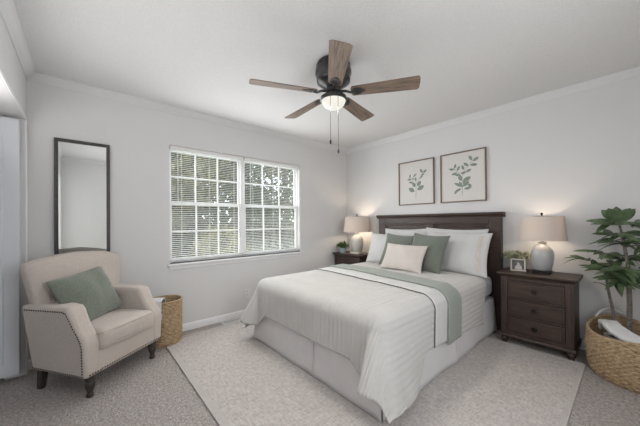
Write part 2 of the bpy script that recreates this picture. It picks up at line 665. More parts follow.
def window_unit(name, y0, y1):
    fr = MB()
    xo, xi = -0.115, -0.062
    f = 0.012
    fr.box(xo, xi, y0, y0+f, WZ0, WZ1)
    fr.box(xo, xi, y1-f, y1, WZ0, WZ1)
    fr.box(xo, xi, y0+f, y1-f, WZ0, WZ0+f)
    fr.box(xo, xi, y0+f, y1-f, WZ1-f, WZ1)
    root = struct(fr.build(name, 'trim_paint', bevel=0.003))
    zm = (WZ0+WZ1)/2+0.02
    for (z0, z1, xa, xb) in ((WZ0+f, zm+0.018, -0.090, -0.066), (zm-0.018, WZ1-f, -0.113, -0.091)):
        s = MB()
        a, b2 = y0+f, y1-f
        st = 0.024
        s.box(xa, xb, a, a+st, z0, z1)
        s.box(xa, xb, b2-st, b2, z0, z1)
        s.box(xa, xb, a+st, b2-st, z0, z0+0.040)
        s.box(xa, xb, a+st, b2-st, z1-0.036, z1)
        ia, ib = a+st, b2-st
        iz0, iz1 = z0+0.040, z1-0.036
        for k in (1, 2):
            yc = ia+(ib-ia)*k/3
            s.box(xa+0.004, xb-0.004, yc-0.0085, yc+0.0085, iz0, iz1)
        zc = (iz0+iz1)/2
        s.box(xa+0.004, xb-0.004, ia, ib, zc-0.0085, zc+0.0085)
        so = s.build('sash', 'trim_paint', root, bevel=0.002)
        MB().box((xa+xb)/2-0.002, (xa+xb)/2+0.002, ia, ib, iz0, iz1).build('pane', 'window_glass', so, smooth=0)
    return root


window_unit('window_1', WY0, YM-0.012)
window_unit('window_2', YM+0.012, WY1)
struct(MB().box(-0.118, -0.056, YM-0.012, YM+0.012, WZ0, WZ1).build('trim_6', 'trim_paint', bevel=0.004))
# stool and apron below
w = MB()
w.box(-0.118, 0.045, WY0-0.025, WY1+0.04, WZ0-0.02, WZ0)
w.box(0.0, 0.014, WY0-0.01, WY1+0.02, WZ0-0.062, WZ0-0.02)
struct(w.build('trim_7', 'trim_paint', bevel=0.004))


def blind(y0, y1, label):
    root = thing('window_blind', label, 'window blind', (-0.03, (y0+y1)/2, WZ1), group='white slatted blinds in the window')
    hw = (y1-y0)/2
    MB().box(-0.020, 0.020, -hw, hw, -0.040, -0.002).build('headrail', 'blind_white', root, bevel=0.003)
    zb = -(WZ1-WZ0)+0.040
    MB().box(-0.013, 0.013, -hw, hw, zb-0.012, zb).build('bottom_rail', 'blind_white', root, bevel=0.003)
    s = MB()
    n = 56
    for k in range(n):
        z = -0.055+(zb+0.016+0.055)*k/(n-1)
        t = R(9)
        c, sn = math.cos(t)*0.0125, math.sin(t)*0.0125
        rows = []
        for y in (-hw+0.004, hw-0.004):
            rows.append([(-c, y, z+sn), (0, y, z+0.0022), (c, y, z-sn), (c, y, z-sn-0.0011), (0, y, z+0.0011), (-c, y, z+sn-0.0011)])
        s.grid(rows, closed_u=True)
        k0 = len(s.v)-12
        s.f.append((k0, k0+1, k0+4, k0+5)); s.f.append((k0+1, k0+2, k0+3, k0+4))
        s.f.append((k0+6, k0+7, k0+10, k0+11)); s.f.append((k0+7, k0+8, k0+9, k0+10))
    s.build('slats', 'blind_white', root, smooth=50, recalc=False)
    for fy in (-0.72, 0.0, 0.72):
        c = MB()
        for dx in (-0.0135, 0.0135):
            c.tube([(dx, fy*hw, -0.04), (dx, fy*hw, zb)], 0.0012, 5)
        c.build('ladder_cord', 'blind_white', root)
    c = MB().tube([(0.024, -hw*0.82, -0.03), (0.026, -hw*0.82, -0.62)], 0.0035, 6)
    c.build('tilt_wand', 'blind_white', root)
    return root


blind(WY0+0.008, YM-0.008, 'white slatted blind in the window half nearer the armchair')
blind(YM+0.008, WY1-0.008, 'white slatted blind in the window half nearer the bed')

# ------------------------------------------------------------------ outdoors
random.seed(4)
GZ = -0.35
struct(MB().box(-40, -T-0.02, -30, 30, GZ-0.1, GZ).build('ground', 'lawn', smooth=0))
struct(MB().box(-9.5, -3.2, 1.0, 6.0, GZ, GZ+0.02).build('path', 'driveway_concrete', smooth=0))


def tree(x, y, h, cr, cz, mat, label, n=4600, ls=0.20, seed=0):
    rnd = random.Random(seed)
    root = thing('tree', label, 'tree', (x, y, GZ), group='trees outside the window')
    t = MB()
    t.tube([(0, 0, -0.05), (0.05, 0.03, h*0.3), (-0.04, 0.06, h*0.6), (0, 0, h*0.9)], [0.16, 0.13, 0.10, 0.04], 9)
    for k in range(6):
        a = rnd.uniform(0, 2*PI)
        z = h*rnd.uniform(0.3, 0.7)
        L = cr*rnd.uniform(0.5, 0.9)
        t.tube([(0, 0, z), (math.cos(a)*L*0.5, math.sin(a)*L*0.5, z+L*0.35), (math.cos(a)*L, math.sin(a)*L, z+L*0.6)], [0.06, 0.04, 0.015], 6)
    t.build('trunk', 'bark', root)
    lf = MB()
    blobs = [(rnd.uniform(-1, 1)*cr*0.7, rnd.uniform(-1, 1)*cr*0.7, cz+rnd.uniform(-1, 1)*(h-cz)*0.75, cr*rnd.uniform(0.35, 0.6)) for _ in range(18)]
    for k in range(n):
        bx, by, bz, br = rnd.choice(blobs)
        d = Vector((rnd.gauss(0, 1), rnd.gauss(0, 1), rnd.gauss(0, 1))).normalized()*br*rnd.random()**0.4
        p = Vector((bx, by, bz))+d
        a = Vector((rnd.gauss(0, 1), rnd.gauss(0, 1), rnd.gauss(0, 1))).normalized()
        b2 = a.orthogonal().normalized()
        s = ls*rnd.uniform(0.6, 1.2)
        lf.add([p-a*s*0.5, p+b2*s*0.22, p+a*s*0.5, p-b2*s*0.22], [(0, 1, 2, 3)])
    lf.build('foliage', mat, root, smooth=0, recalc=False)
    return root


tree(-6.0, -4.3, 6.0, 2.0, 2.6, 'tree_leaf_green', 'green tree outside beyond the left end of the window', seed=31)
tree(-5.2, -1.9, 6.2, 1.9, 3.0, 'tree_leaf_olive', 'olive tree outside straight behind the left window half', seed=2)
tree(-6.8, 0.9, 6.4, 2.0, 3.2, 'tree_leaf_green', 'green tree outside behind the mullion of the window', seed=3)
tree(-8.5, 4.4, 7.0, 2.3, 3.9, 'tree_leaf_olive', 'olive tree outside behind the right window half', seed=5)
tree(-11.0, 9.6, 8.0, 2.8, 4.2, 'tree_leaf_gold', 'golden-green tree outside at the far right of the window', seed=6)
tree(-12.0, 0.5, 8.0, 3.2, 3.4, 'tree_leaf_green', 'tall green tree far back outside, behind the nearer trees', n=8000, ls=0.34, seed=7)
tree(-11.5, -7.0, 8.0, 3.4, 3.4, 'tree_leaf_gold', 'golden-green tree far back outside, left end of the row', n=8000, ls=0.34, seed=8)
tree(-16.5, -2.5, 9.5, 4.2, 3.2, 'tree_leaf_green', 'big dark tree beyond the garden fence, toward the armchair end', n=8000, ls=0.5, seed=21)
tree(-17.0, 6.5, 9.5, 4.4, 3.2, 'tree_leaf_green', 'big dark tree beyond the garden fence, behind the right window half', n=3000, ls=0.5, seed=22)
tree(-17.5, 15.5, 9.5, 4.4, 3.2, 'tree_leaf_olive', 'big olive tree beyond the garden fence, nearest the bed end', n=2600, ls=0.5, seed=23)
for (x, y, s, mt, lb, sd) in ((-3.6, -2.6, 0.75, 'tree_leaf_olive', 'low olive shrub outside below the left window half', 11),
                              (-4.2, -0.6, 0.8, 'tree_leaf_gold', 'low yellowish shrub outside below the window mullion', 12),
                              (-9.8, 3.0, 0.9, 'tree_leaf_green', 'low green shrub outside beyond the pale driveway', 13)):
    rnd = random.Random(sd)
    root = thing('garden_shrub', lb, 'shrub', (x, y, GZ), group='shrubs outside the window')
    st = MB()
    for k in range(5):
        a = rnd.uniform(0, 6.28)
        st.tube([(0, 0, -0.03), (math.cos(a)*s*0.4, math.sin(a)*s*0.4, s)], [0.02, 0.008], 6)
    st.build('stem', 'bark', root)
    lf = MB()
    for k in range(1300):
        d = Vector((rnd.gauss(0, 1), rnd.gauss(0, 1), rnd.gauss(0, 0.8))).normalized()*s*(0.6+0.4*rnd.random())
        p = d+Vector((0, 0, s*0.95))
        p.z = max(p.z, 0.05)
        a = Vector((rnd.gauss(0, 1), rnd.gauss(0, 1), rnd.gauss(0, 1))).normalized()
        b2 = a.orthogonal().normalized()
        q = 0.11*rnd.uniform(0.6, 1.2)
        lf.add([p-a*q*0.5, p+b2*q*0.25, p+a*q*0.5, p-b2*q*0.25], [(0, 1, 2, 3)])
    lf.build('foliage', mt, root, smooth=0, recalc=False)
fe = MB()
for k in range(70):
    y = -14+k*0.4
    fe.box(-15.0, -14.96, y, y+0.37, GZ, GZ+1.5+0.02*((k*7) % 3))
fe.box(-15.06, -15.0, -14, 14, GZ+0.3, GZ+0.4)
fe.box(-15.06, -15.0, -14, 14, GZ+1.1, GZ+1.2)
tag(fe.build('garden_fence', 'fence_wood', smooth=0), 'weathered board fence at the back of the garden outside', 'fence')

# ------------------------------------------------------------------ rug
RZ = 0.010
rx0, rx1, ry0, ry1 = 0.165, 3.0, -2.875, -0.385
rug = thing('area_rug', 'large light beige woven area rug under the bed', 'rug', (1.58, -1.63, 0))
r_ = MB()
r_.box(rx0+0.03-1.58, rx1-0.03-1.58, ry0+0.045+1.63, ry1-0.03+1.63, 0.0005, RZ)
r_.build('rug_field', 'rug_weave', rug, smooth=0)
r_ = MB()
r_.box(rx0-1.58, rx1-1.58, ry0+1.63, ry0+0.045+1.63, 0.0005, RZ+0.002)
r_.box(rx0-1.58, rx1-1.58, ry1-0.03+1.63, ry1+1.63, 0.0005, RZ+0.002)
r_.box(rx0-1.58, rx0+0.03-1.58, ry0+0.045+1.63, ry1-0.03+1.63, 0.0005, RZ+0.002)
r_.box(rx1-0.03-1.58, rx1-1.58, ry0+0.045+1.63, ry1-0.03+1.63, 0.0005, RZ+0.002)
r_.build('rug_binding', 'rug_border', rug, smooth=0)

# ------------------------------------------------------------------ bed
BXC, BW, BL = 1.507, 1.53, 2.15        # centre, mattress width, foot end at y=-BL
MT = 0.607                             # mattress top
bed = thing('bed', 'queen bed with dark paneled wooden headboard and pale skirt', 'bed', (BXC, 0, 0))
# headboard
hb = MB()
hx = 0.805
hb.box(-hx, -hx+0.12, -0.075, -0.018, 0.0, 1.235)
hb.box(hx-0.12, hx, -0.075, -0.018, 0.0, 1.235)
hb.box(-hx+0.12, hx-0.12, -0.075, -0.018, 1.155, 1.235)
hb.box(-hx+0.12, hx-0.12, -0.075, -0.018, 0.30, 0.42)
hb.box(-0.055, 0.055, -0.075, -0.018, 0.42, 1.155)
hbo = hb.build('headboard', 'espresso_wood_x', bed, bevel=0.004)
hbo.location = (0.02, 0, 0)
for s in (-1, 1):
    x0, x1 = sorted((s*0.055, s*(hx-0.12)))
    p = MB()
    p.box(x0, x1, -0.050, -0.026, 0.42, 1.155)
    f = 0.028
    for (a, b2, c, e) in ((x0, x0+f, 0.42, 1.155), (x1-f, x1, 0.42, 1.155), (x0+f, x1-f, 0.42, 0.42+f), (x0+f, x1-f, 1.155-f, 1.155)):
        p.box(a, b2, -0.064, -0.050, c, e)
    p.build('headboard_panel', 'espresso_wood_x', hbo, bevel=0.006)
cr = MB()
cr.prism([(-0.012, 1.232), (-0.082, 1.232), (-0.084, 1.246), (-0.100, 1.258), (-0.104, 1.268), (-0.104, 1.285), (-0.012, 1.285)], -hx-0.025, hx+0.025, 'x')
cr.build('headboard_cornice', 'espresso_wood_x', hbo, bevel=0.003)
# bed frame rails below
fr = MB()
fr.box(-0.74, 0.74, -2.08, -0.08, 0.155, 0.18)
for x in (-0.66, 0.66):
    for y in (-1.98, -0.3):
        fr.box(x-0.02, x+0.02, y-0.02, y+0.02, RZ if y < -0.4 else 0.0, 0.156)
fr.build('bed_frame', 'bronze_metal', bed)
MB().soft_box(BW-0.02, BL-0.1, 0.19, 0.03, (0, -(BL+0.08)/2+0.01, 0.275), n=8).build('box_spring', 'sheet_grey', bed)
MB().soft_box(BW, BL-0.085, 0.235, 0.085, (0, -(BL+0.085)/2, MT-0.1175), n=14).build('mattress', 'sheet_grey', bed)
# skirt in panels with open pleats at the middle of a side
def skirt_panel(p0, p1, seed):
    mb = MB()
    p0, p1 = Vector(p0), Vector(p1)
    d = (p1-p0)
    L = d.length
    d.normalize()
    nrm = Vector((d.y, -d.x, 0))
    rows = []
    nz, nu = 10, int(L/0.03)
    for i in range(nz+1):
        q = i/nz
        z = 0.36-(0.36-0.014)*q
        row = []
        for j in range(nu+1):
            s = j/nu*L
            e = min(s, L-s)
            o = q*(0.010*noise.noise(Vector((s*3.0, seed, 0)))+0.006*math.sin(s*9+seed)) + q*0.012*math.exp(-e/0.05)+0.012*q
            row.append(p0+d*s+nrm*(o-0.006)+Vector((0, 0, z-0.0+0.004*q*noise.noise(Vector((s*4, seed, 2))))))
        rows.append(row)
    return mb.grid(rows)


sx, sy = BW/2+0.002, -BL+0.004
for (a, b2, sd) in (((-sx, -0.12, 0), (-sx, -1.10, 0), 1), ((-sx, -1.105, 0), (-sx, sy, 0), 2),
                    ((-sx-0.016, sy, 0), (0.145, sy, 0), 3), ((0.150, sy, 0), (sx+0.012, sy, 0), 4),
                    ((sx, sy, 0), (sx, -1.125, 0), 5), ((sx, -1.12, 0), (sx, -0.12, 0), 6)):
    o = skirt_panel(a, b2, sd).build('bed_skirt', 'skirt_cotton', bed, smooth=60, recalc=False)
    sm = o.modifiers.new('solid', 'SOLIDIFY'); sm.thickness = 0.003


# the shape of cloth lying over the bed
RC = 0.095
CLR = 0.012


def fall(a, flare):
    q = RC*PI/2
    if a < q:
        return RC*math.sin(a/RC), RC*(1-math.cos(a/RC))
    e = a-q
    return RC+e*math.sin(flare), RC+e*math.cos(flare)


def sstep(a, b2, x):
    t = max(0.0, min(1.0, (x-a)/(b2-a)))
    return t*t*(3-2*t)


def corner_flare(phi):
    """the trailing corner stands off the bed; a fold turns it in again at the foot side"""
    f = math.degrees(phi)
    return R(13.0+5.0*sstep(0, 30, f)+11.0*sstep(40, 66, f)-27.5*sstep(76, 90, f))


def bed_surface(u, v, off=0.0):
    """u: across from the centre line, v: distance from the head along the bed"""
    hw, hl = BW/2-RC+CLR, BL-RC+CLR
    a = max(0.0, abs(u)-hw)
    b2 = max(0.0, v-hl)
    sg = 1 if u > 0 else -1
    if a == 0 and b2 == 0:
        z = 0.010*noise.noise(Vector((u*2.2, v*2.2, 1)))+0.006*noise.noise(Vector((u*6, v*6, 4)))
        edge = min(hw-abs(u), hl-v)
        k = min(1, edge/0.15)
        dome = 0.012*(1-(u/hw)**2)
        return Vector((u, -v, MT+CLR+off+max(-0.002, z*k)+dome*k))
    if b2 == 0:
        k = sstep(hl-0.45, hl, v)
        fl = R(1.5+11.5*k)+R(1.6)*(1-k)*noise.noise(Vector((v*2.4, 7, sg)))
        h, d = fall(a, fl)
        return Vector((sg*(hw+h+off*min(1, h/RC)), -v, MT+CLR-d+off*max(0, 1-h/RC)))
    if a == 0:
        k = sstep(hw-0.25, hw, abs(u))
        fl = R(1.5)+R(1.2)*(1-k)*noise.noise(Vector((u*2.4, 3, 9)))
        h, d = fall(b2, fl)
        return Vector((u, -(hl+h+off*min(1, h/RC)), MT+CLR-d+off*max(0, 1-h/RC)))
    r = (a**5+b2**5)**0.2
    phi = math.atan2(b2, a)
    h, d = fall(r, corner_flare(phi))
    lim = MT+CLR-0.115
    if d > lim:
        h += (d-lim)*0.8
        d = lim+(d-lim)*0.1
    return Vector((sg*(hw+(h+off)*math.cos(phi)), -(hl+(h+off)*math.sin(phi)), MT+CLR-d))


def cloth_patch(u0, u1, v0f, v1f, nu, nv, off=0.0, ribs=0.0, rib_w=0.042):
    rows = []
    for i in range(nv+1):
        row = []
        for j in range(nu+1):
            t = j/nu
            u = u0+(u1-u0)*t
            va, vb = v0f(u), v1f(u)
            v = va+(vb-va)*i/nv
            o = off
            if ribs:
                o += ribs*(abs(math.sin(PI*u/rib_w))**0.7-0.5)
            row.append(bed_surface(u, v, o))
        rows.append(row)
    return MB().grid(rows)


UL, UR = -(BW/2-RC+CLR)-0.455, (BW/2-RC+CLR)+0.455
VE = BL-RC+CLR+0.375


def cover_head(u):
    a = max(0, abs(u)-(BW/2-RC))
    return 0.40+0.10*min(1, a/0.4)+0.02*math.sin(u*7)


def cov_patch():
    nu, nv = 300, 150
    rows = []
    hw = BW/2-RC+CLR
    for i in range(nv+1):
        row = []
        for j in range(nu+1):
            t = -1+2*j/nu
            # the side drop grows a little towards the head
            u = UR*t
            v = cover_head(u)+(VE-cover_head(u))*i/nv
            if abs(u) > hw:
                k = (abs(u)-hw)/(UR-hw)
                drop = 0.385+0.105*(1-i/nv)**2+0.20*sstep(1.60, 1.86, v)
                u = math.copysign(hw+k*drop, u)
            if v > BL-RC+CLR:
                v = BL-RC+CLR+(v-BL+RC-CLR)*(1+0.30*sstep(hw-0.16, hw+0.02, abs(u)))
            o = 0.006*(abs(math.sin(PI*u/0.042))**0.7-0.5)
            row.append(bed_surface(u, v, o))
        rows.append(row)
    return MB().grid(rows)


cov = cov_patch().build('coverlet', 'coverlet_cotton', smooth=70, recalc=False)
cov.location = (BXC, 0, 0)
sm = cov.modifiers.new('solid', 'SOLIDIFY')
sm.thickness = 0.006
sm.offset = -1
tag(cov, 'cream ribbed coverlet spread over the bed, corner trailing to the rug', 'coverlet')


def band(u0, u1, y0, y1, skew, off, nu=110, nv=14):
    def a(u): return y0+skew*u+0.008*math.sin(u*5)
    def b2(u): return y1+skew*u+0.008*math.sin(u*6+1)
    return cloth_patch(u0, u1, a, b2, nu, nv, off)


hwE = BW/2-RC+CLR
fb = thing('folded_blanket', 'narrow white blanket band with dark piping laid across the bed', 'blanket', (BXC, 0, 0))
o = band(-hwE-0.30, hwE+0.405, 1.15, 1.445, 0.085, 0.013).build('blanket_cloth', 'folded_cotton', fb, smooth=70, recalc=False)
sm = o.modifiers.new('solid', 'SOLIDIFY'); sm.thickness = 0.008; sm.offset = -1
pts = []
for j in range(111):
    u = -hwE-0.30+(2*hwE+0.705)*j/110
    pts.append(bed_surface(u, 1.445+0.085*u+0.008*math.sin(u*6+1), 0.015))
MB().tube(pts, 0.0036, 6).build('piping', 'piping_grey', fb)
th = band(-hwE-0.36, hwE+0.435, 1.025, 1.258, 0.085, 0.026).build('throw_blanket', 'sage_throw', smooth=70, recalc=False)
th.location = (BXC, 0, 0)
sm = th.modifiers.new('solid', 'SOLIDIFY'); sm.thickness = 0.010; sm.offset = -1
tag(th, 'sage green throw laid across the middle of the bed', 'throw')

# pillows
def pillow(name, w, h, t, c, yawd, lean, roll, mat, label, cat, seed, group=None, pinch=0.05, band_=None):
    o = pillow_mb(w, h, t, seed, pinch).build(name, mat, smooth=0)
    weld(o)
    o.matrix_world = lean_matrix(c, yawd, lean, roll)
    tag(o, label, cat, group)
    return o


PZ = MT+CLR
pillow('bed_pillow', 0.68, 0.48, 0.14, (1.225, -0.175, PZ+0.240), 0, 10, 1, 'white_cotton',
       'white pillow on the window side, upright against the headboard', 'pillow', 1, 'white sleeping pillows', 0.08)
pillow('bed_pillow', 0.72, 0.49, 0.14, (1.87, -0.175, PZ+0.245), 0, 10, -1, 'white_cotton',
       'white pillow hidden behind the big one by the framed-photo nightstand', 'pillow', 2, 'white sleeping pillows', 0.08)
pillow('bed_pillow', 0.68, 0.43, 0.17, (1.115, -0.355, PZ+0.205), 5, 22, 0, 'white_cotton',
       'white pillow on the window side, leaning in front of the upright one', 'pillow', 3, 'white sleeping pillows', 0.07)
fp = pillow('bed_pillow', 0.70, 0.47, 0.17, (1.965, -0.360, PZ+0.222), -2, 20, 0, 'white_cotton',
            'large white pillow with embroidered end, in front by the framed-photo nightstand', 'pillow', 4, 'white sleeping pillows', 0.07)
eb = MB()
rows = []
for i in range(15):
    v = -0.84+1.68*i/14
    row = []
    for j in range(5):
        u = 0.71+0.13*j/4
        x = 0.35*u*(1-0.07*(1-v*v))
        y = 0.235*v*(1-0.07*(1-u*u))
        th_ = 0.085*((1-u*u)*(1-v*v))**0.5
        wv = noise.noise(Vector((x*5+4*3.1, y*5, 4)))*0.018+noise.noise(Vector((x*13+4*1.7, y*6, 9)))*0.009
        row.append((x, y, th_+wv+0.004))
    rows.append(row)
eb.grid(rows).build('embroidered_panel', 'embroidered_cotton', fp, recalc=False)
pillow('throw_pillow', 0.45, 0.44, 0.13, (1.345, -0.515, PZ+0.212), 4, 26, -3, 'sage_cushion',
       'square sage green pillow behind the blush lumbar pillow, window side', 'throw pillow', 5, 'sage green bed pillows', 0.10)
pillow('throw_pillow', 0.45, 0.45, 0.14, (1.735, -0.560, PZ+0.220), -4, 24, -3, 'sage_cushion',
       'square sage green pillow in front of the large embroidered white pillow', 'throw pillow', 6, 'sage green bed pillows', 0.10)
pillow('lumbar_pillow', 0.52, 0.33, 0.13, (1.535, -0.715, PZ+0.160), 2, 30, -1, 'blush_linen',
       'small blush beige lumbar pillow at the front of the bed pillows', 'lumbar pillow', 7, None, 0.08)

# ------------------------------------------------------------------ nightstands
def nightstand(loc, label):
    t = thing('nightstand', label, 'nightstand', loc, 0, 'dark three-drawer nightstands')
    w, dp = 0.53, 0.35         # body; origin at the middle of the back, front towards -y
    mb = MB()
    mb.prism([(0.0, 0.665), (0.0, 0.69), (-dp-0.032, 0.69), (-dp-0.036, 0.684), (-dp-0.034, 0.674), (-dp-0.022, 0.665)], -w/2-0.028, w/2+0.028, 'x')
    mb.prism([(0.0, 0.648), (0.0, 0.6655), (-dp-0.02, 0.6655), (-dp-0.012, 0.655), (-dp-0.006, 0.648)], -w/2-0.012, w/2+0.012, 'x')
    mb.build('top', 'espresso_wood_x', t, bevel=0.002)
    mb = MB()
    mb.box(-w/2, w/2, -dp+0.022, -0.006, 0.10, 0.649)
    mb.box(-w/2+0.055, w/2-0.055, -dp+0.004, -dp+0.022, 0.617, 0.649)
    mb.box(-w/2+0.055, w/2-0.055, -dp+0.004, -dp+0.022, 0.435, 0.453)
    mb.box(-w/2+0.055, w/2-0.055, -dp+0.004, -dp+0.022, 0.270, 0.288)
    mb.box(-w/2+0.055, w/2-0.055, -dp+0.004, -dp+0.022, 0.10, 0.125)
    mb.build('case', 'espresso_wood_z', t, bevel=0.002)
    for s in (-1, 1):
        c = MB()
        x0, x1 = sorted((s*(w/2-0.055), s*(w/2)))
        c.box(x0, x1, -dp-0.002, -dp+0.022, 0.10, 0.649)
        xm = (x0+x1)/2
        c.box(xm-0.012, xm+0.012, -dp-0.007, -dp-0.002, 0.16, 0.61)
        c.build('pilaster', 'espresso_wood_z', t, bevel=0.003)
    for z0, z1 in ((0.456, 0.614), (0.291, 0.432), (0.128, 0.267)):
        dmb = MB()
        dmb.box(-w/2+0.058, w/2-0.058, -dp-0.001, -dp+0.0215, z0, z1)
        dmb.box(-w/2+0.076, w/2-0.076, -dp-0.006, -dp-0.001, z0+0.016, z1-0.016)
        dr = dmb.build('drawer', 'espresso_wood_x', t, bevel=0.004)
        MB().lathe([(0.007, 0), (0.007, 0.010), (0.016, 0.016), (0.018, 0.022), (0.014, 0.028), (0.004, 0.030)], n=16,
                   mtx=Matrix.Translation((0, -dp-0.006, (z0+z1)/2)) @ Matrix.Rotation(R(90), 4, 'X')).build('knob', 'knob_metal', dr)
    mb = MB()
    mb.prism([(-0.004, 0.070), (-0.004, 0.102), (-dp-0.004, 0.102), (-dp-0.016, 0.094), (-dp-0.020, 0.086), (-dp-0.020, 0.070)], -w/2-0.014, w/2+0.014, 'x')
    mb.build('plinth', 'espresso_wood_x', t, bevel=0.003)
    for sx_ in (-1, 1):
        for y in (-dp+0.012, -0.045):
            MB().lathe([(0.018, 0.0), (0.024, 0.004), (0.018, 0.016), (0.020, 0.022), (0.029, 0.036), (0.030, 0.050), (0.024, 0.060), (0.026, 0.071)],
                       (sx_*(w/2-0.022), y, 0), n=16).build('foot', 'espresso_wood_z', t)
    return t


NSR = nightstand((2.668, -0.018, 0), 'dark three-drawer nightstand between the bed and the wicker basket with plant')
NSL = copy_tree(NSR)
NSL.location = (0.325, -0.018, 0)
NSL['label'] = 'dark nightstand in the corner of the room, mostly hidden by the bed'
NZ = 0.69


# ------------------------------------------------------------------ table lamps
def lamp(loc, label, body, plinth, pw, power):
    t = thing('table_lamp', label, 'table lamp', loc, 0, 'pair of table lamps')
    mb = MB()
    mb.box(-pw, pw, -pw, pw, 0.0, 0.026)
    mb.build('base', plinth, t, bevel=0.004)
    MB().lathe([(0.052, 0.026), (0.066, 0.036), (0.080, 0.085), (0.087, 0.140), (0.088, 0.175), (0.080, 0.215), (0.062, 0.245), (0.040, 0.262),
                (0.029, 0.272), (0.026, 0.282), (0.031, 0.290), (0.031, 0.296), (0.012, 0.298)], n=40).build('body', body, t, smooth=50)
    st = MB().lathe([(0.016, 0.297), (0.016, 0.306), (0.010, 0.310), (0.010, 0.345), (0.017, 0.349), (0.017, 0.385), (0.008, 0.388)], n=16)
    so = st.build('socket', 'knob_metal', t)
    hp = MB()
    for s in (-1, 1):
        hp.tube([(s*0.012, 0, 0.345), (s*0.055, 0, 0.385), (s*0.058, 0, 0.455), (s*0.030, 0, 0.525), (0, 0, 0.545)], 0.0022, 6)
    hp.build('harp', 'knob_metal', t)
    MB().lathe([(0.012, 0.385), (0.024, 0.41), (0.031, 0.44), (0.026, 0.465), (0.010, 0.478)], n=18).build('bulb', 'bulb_glow', t)
    z0, z1, r0, r1 = 0.312, 0.535, 0.183, 0.163
    rows = []
    n = 56
    for (r, z) in ((r0-0.002, z0), (r0, z0), (r0+0.0005, z0+0.006), (r1+0.0005, z1-0.006), (r1, z1), (r1-0.002, z1), (r0-0.0022, z0+0.002)):
        rows.append([(r*math.cos(2*PI*k/n), r*math.sin(2*PI*k/n), z) for k in range(n)])
    MB().grid(rows, closed_u=True).build('shade', 'shade_cloth', t, smooth=50)
    sp = MB()
    for k in range(3):
        a = 2*PI*k/3
        sp.tube([(0, 0, 0.541), (0.1*math.cos(a), 0.1*math.sin(a), 0.535), ((r1-0.001)*math.cos(a), (r1-0.001)*math.sin(a), 0.530)], 0.0018, 6)
    sp.build('spider', 'knob_metal', t)
    MB().lathe([(0.005, 0.541), (0.005, 0.550), (0.010, 0.556), (0.011, 0.566), (0.004, 0.574)], n=12).build('finial', 'knob_metal', t)
    ld = bpy.data.lights.new('lamp_bulb_light', 'POINT')
    ld.energy = power
    ld.color = (1.0, 0.80, 0.60)
    ld.shadow_soft_size = 0.035
    lo = bpy.data.objects.new('lamp_bulb_light', ld)
    lo.location = (0, 0, 0.44)
    COL.objects.link(lo)
    lo.parent = t
    bb = [c for c in t.children if c.name.startswith('bulb')][0]
    bb.visible_shadow = True
    lo.location = (0, 0, 0.40)
    return t


lamp((2.695, -0.185, NZ), 'grey ceramic lamp on a black square base beside the framed photo', 'ceramic_grey', 'knob_metal', 0.066, 4.2)
lamp((0.40, -0.205, NZ), 'pale ceramic lamp on a white square base in the room corner', 'ceramic_cream', 'plinth_white', 0.072, 11.0).scale = (1.14, 1.14, 1.08)


# ------------------------------------------------------------------ small things on the nightstands
def leaf_mesh(mb, base, direction, up, L, W, droop=0.3, fold=0.25, segs=4):
    d = Vector(direction).normalized()
    s = d.cross(Vector(up))
    if s.length < 1e-4:
        s = d.orthogonal()
    s.normalize()
    nrm = s.cross(d).normalized()
    rows = []
    for i in range(segs+1):
        t = i/segs
        wd = W*0.5*(math.sin(PI*min(1, t*0.92+0.06))**0.8)
        if i == segs:
            wd = W*0.02
        c = Vector(base)+d*L*t-Vector((0, 0, 1))*droop*L*t*t
        rows.append([c-s*wd+nrm*wd*fold, c, c+s*wd+nrm*wd*fold])
    mb.grid(rows)


def small_plant(loc, label, pot_mat, leaf_mat, r, h, tall, spread, n, L, seed, name):
    rnd = random.Random(seed)
    t = thing(name, label, 'plant', loc)
    MB().lathe([(r*0.72, 0), (r*0.76, 0.002), (r*0.96, h*0.9), (r, h*0.92), (r, h), (r*0.88, h), (r*0.84, h*0.9), (r*0.1, h*0.88)], n=24).build('pot', pot_mat, t)
    MB().lathe([(r*0.84, h*0.84), (r*0.84, h*0.9), (r*0.1, h*0.93)], n=20).build('soil', 'soil', t)
    lf = MB()
    for k in range(n):
        a = rnd.uniform(0, 2*PI)
        q = rnd.random()**0.6
        p = Vector((math.cos(a)*spread*q, math.sin(a)*spread*q, h+tall*(0.15+0.85*rnd.random()*(1-0.55*q*q))))
        if k % 3 == 0:
            lf.tube([(math.cos(a)*r*0.4*q, math.sin(a)*r*0.4*q, h*0.85), p*0.6+Vector((0, 0, h*0.4)), p], 0.0011, 4)
        leaf_mesh(lf, p, (math.cos(a)*0.8+rnd.gauss(0, .4), math.sin(a)*0.8+rnd.gauss(0, .4), 0.3+rnd.gauss(0, .4)), (0, 0, 1), L*rnd.uniform(0.7, 1.2), L*0.5, 0.2, 0.2, 3)
    lf.build('foliage', leaf_mat, t, smooth=60, recalc=False)
    return t


small_plant((0.15, -0.275, NZ), 'bushy green plant in a pale blue pot beside the corner lamp', 'pot_blue', 'leaf_fresh', 0.060, 0.075, 0.095, 0.088, 300, 0.042, 3, 'potted_plant')
small_plant((2.475, -0.115, NZ), 'pale green flowering plant in a white pot behind the framed photo', 'pot_white', 'leaf_pale', 0.042, 0.105, 0.085, 0.115, 330, 0.035, 9, 'potted_plant')

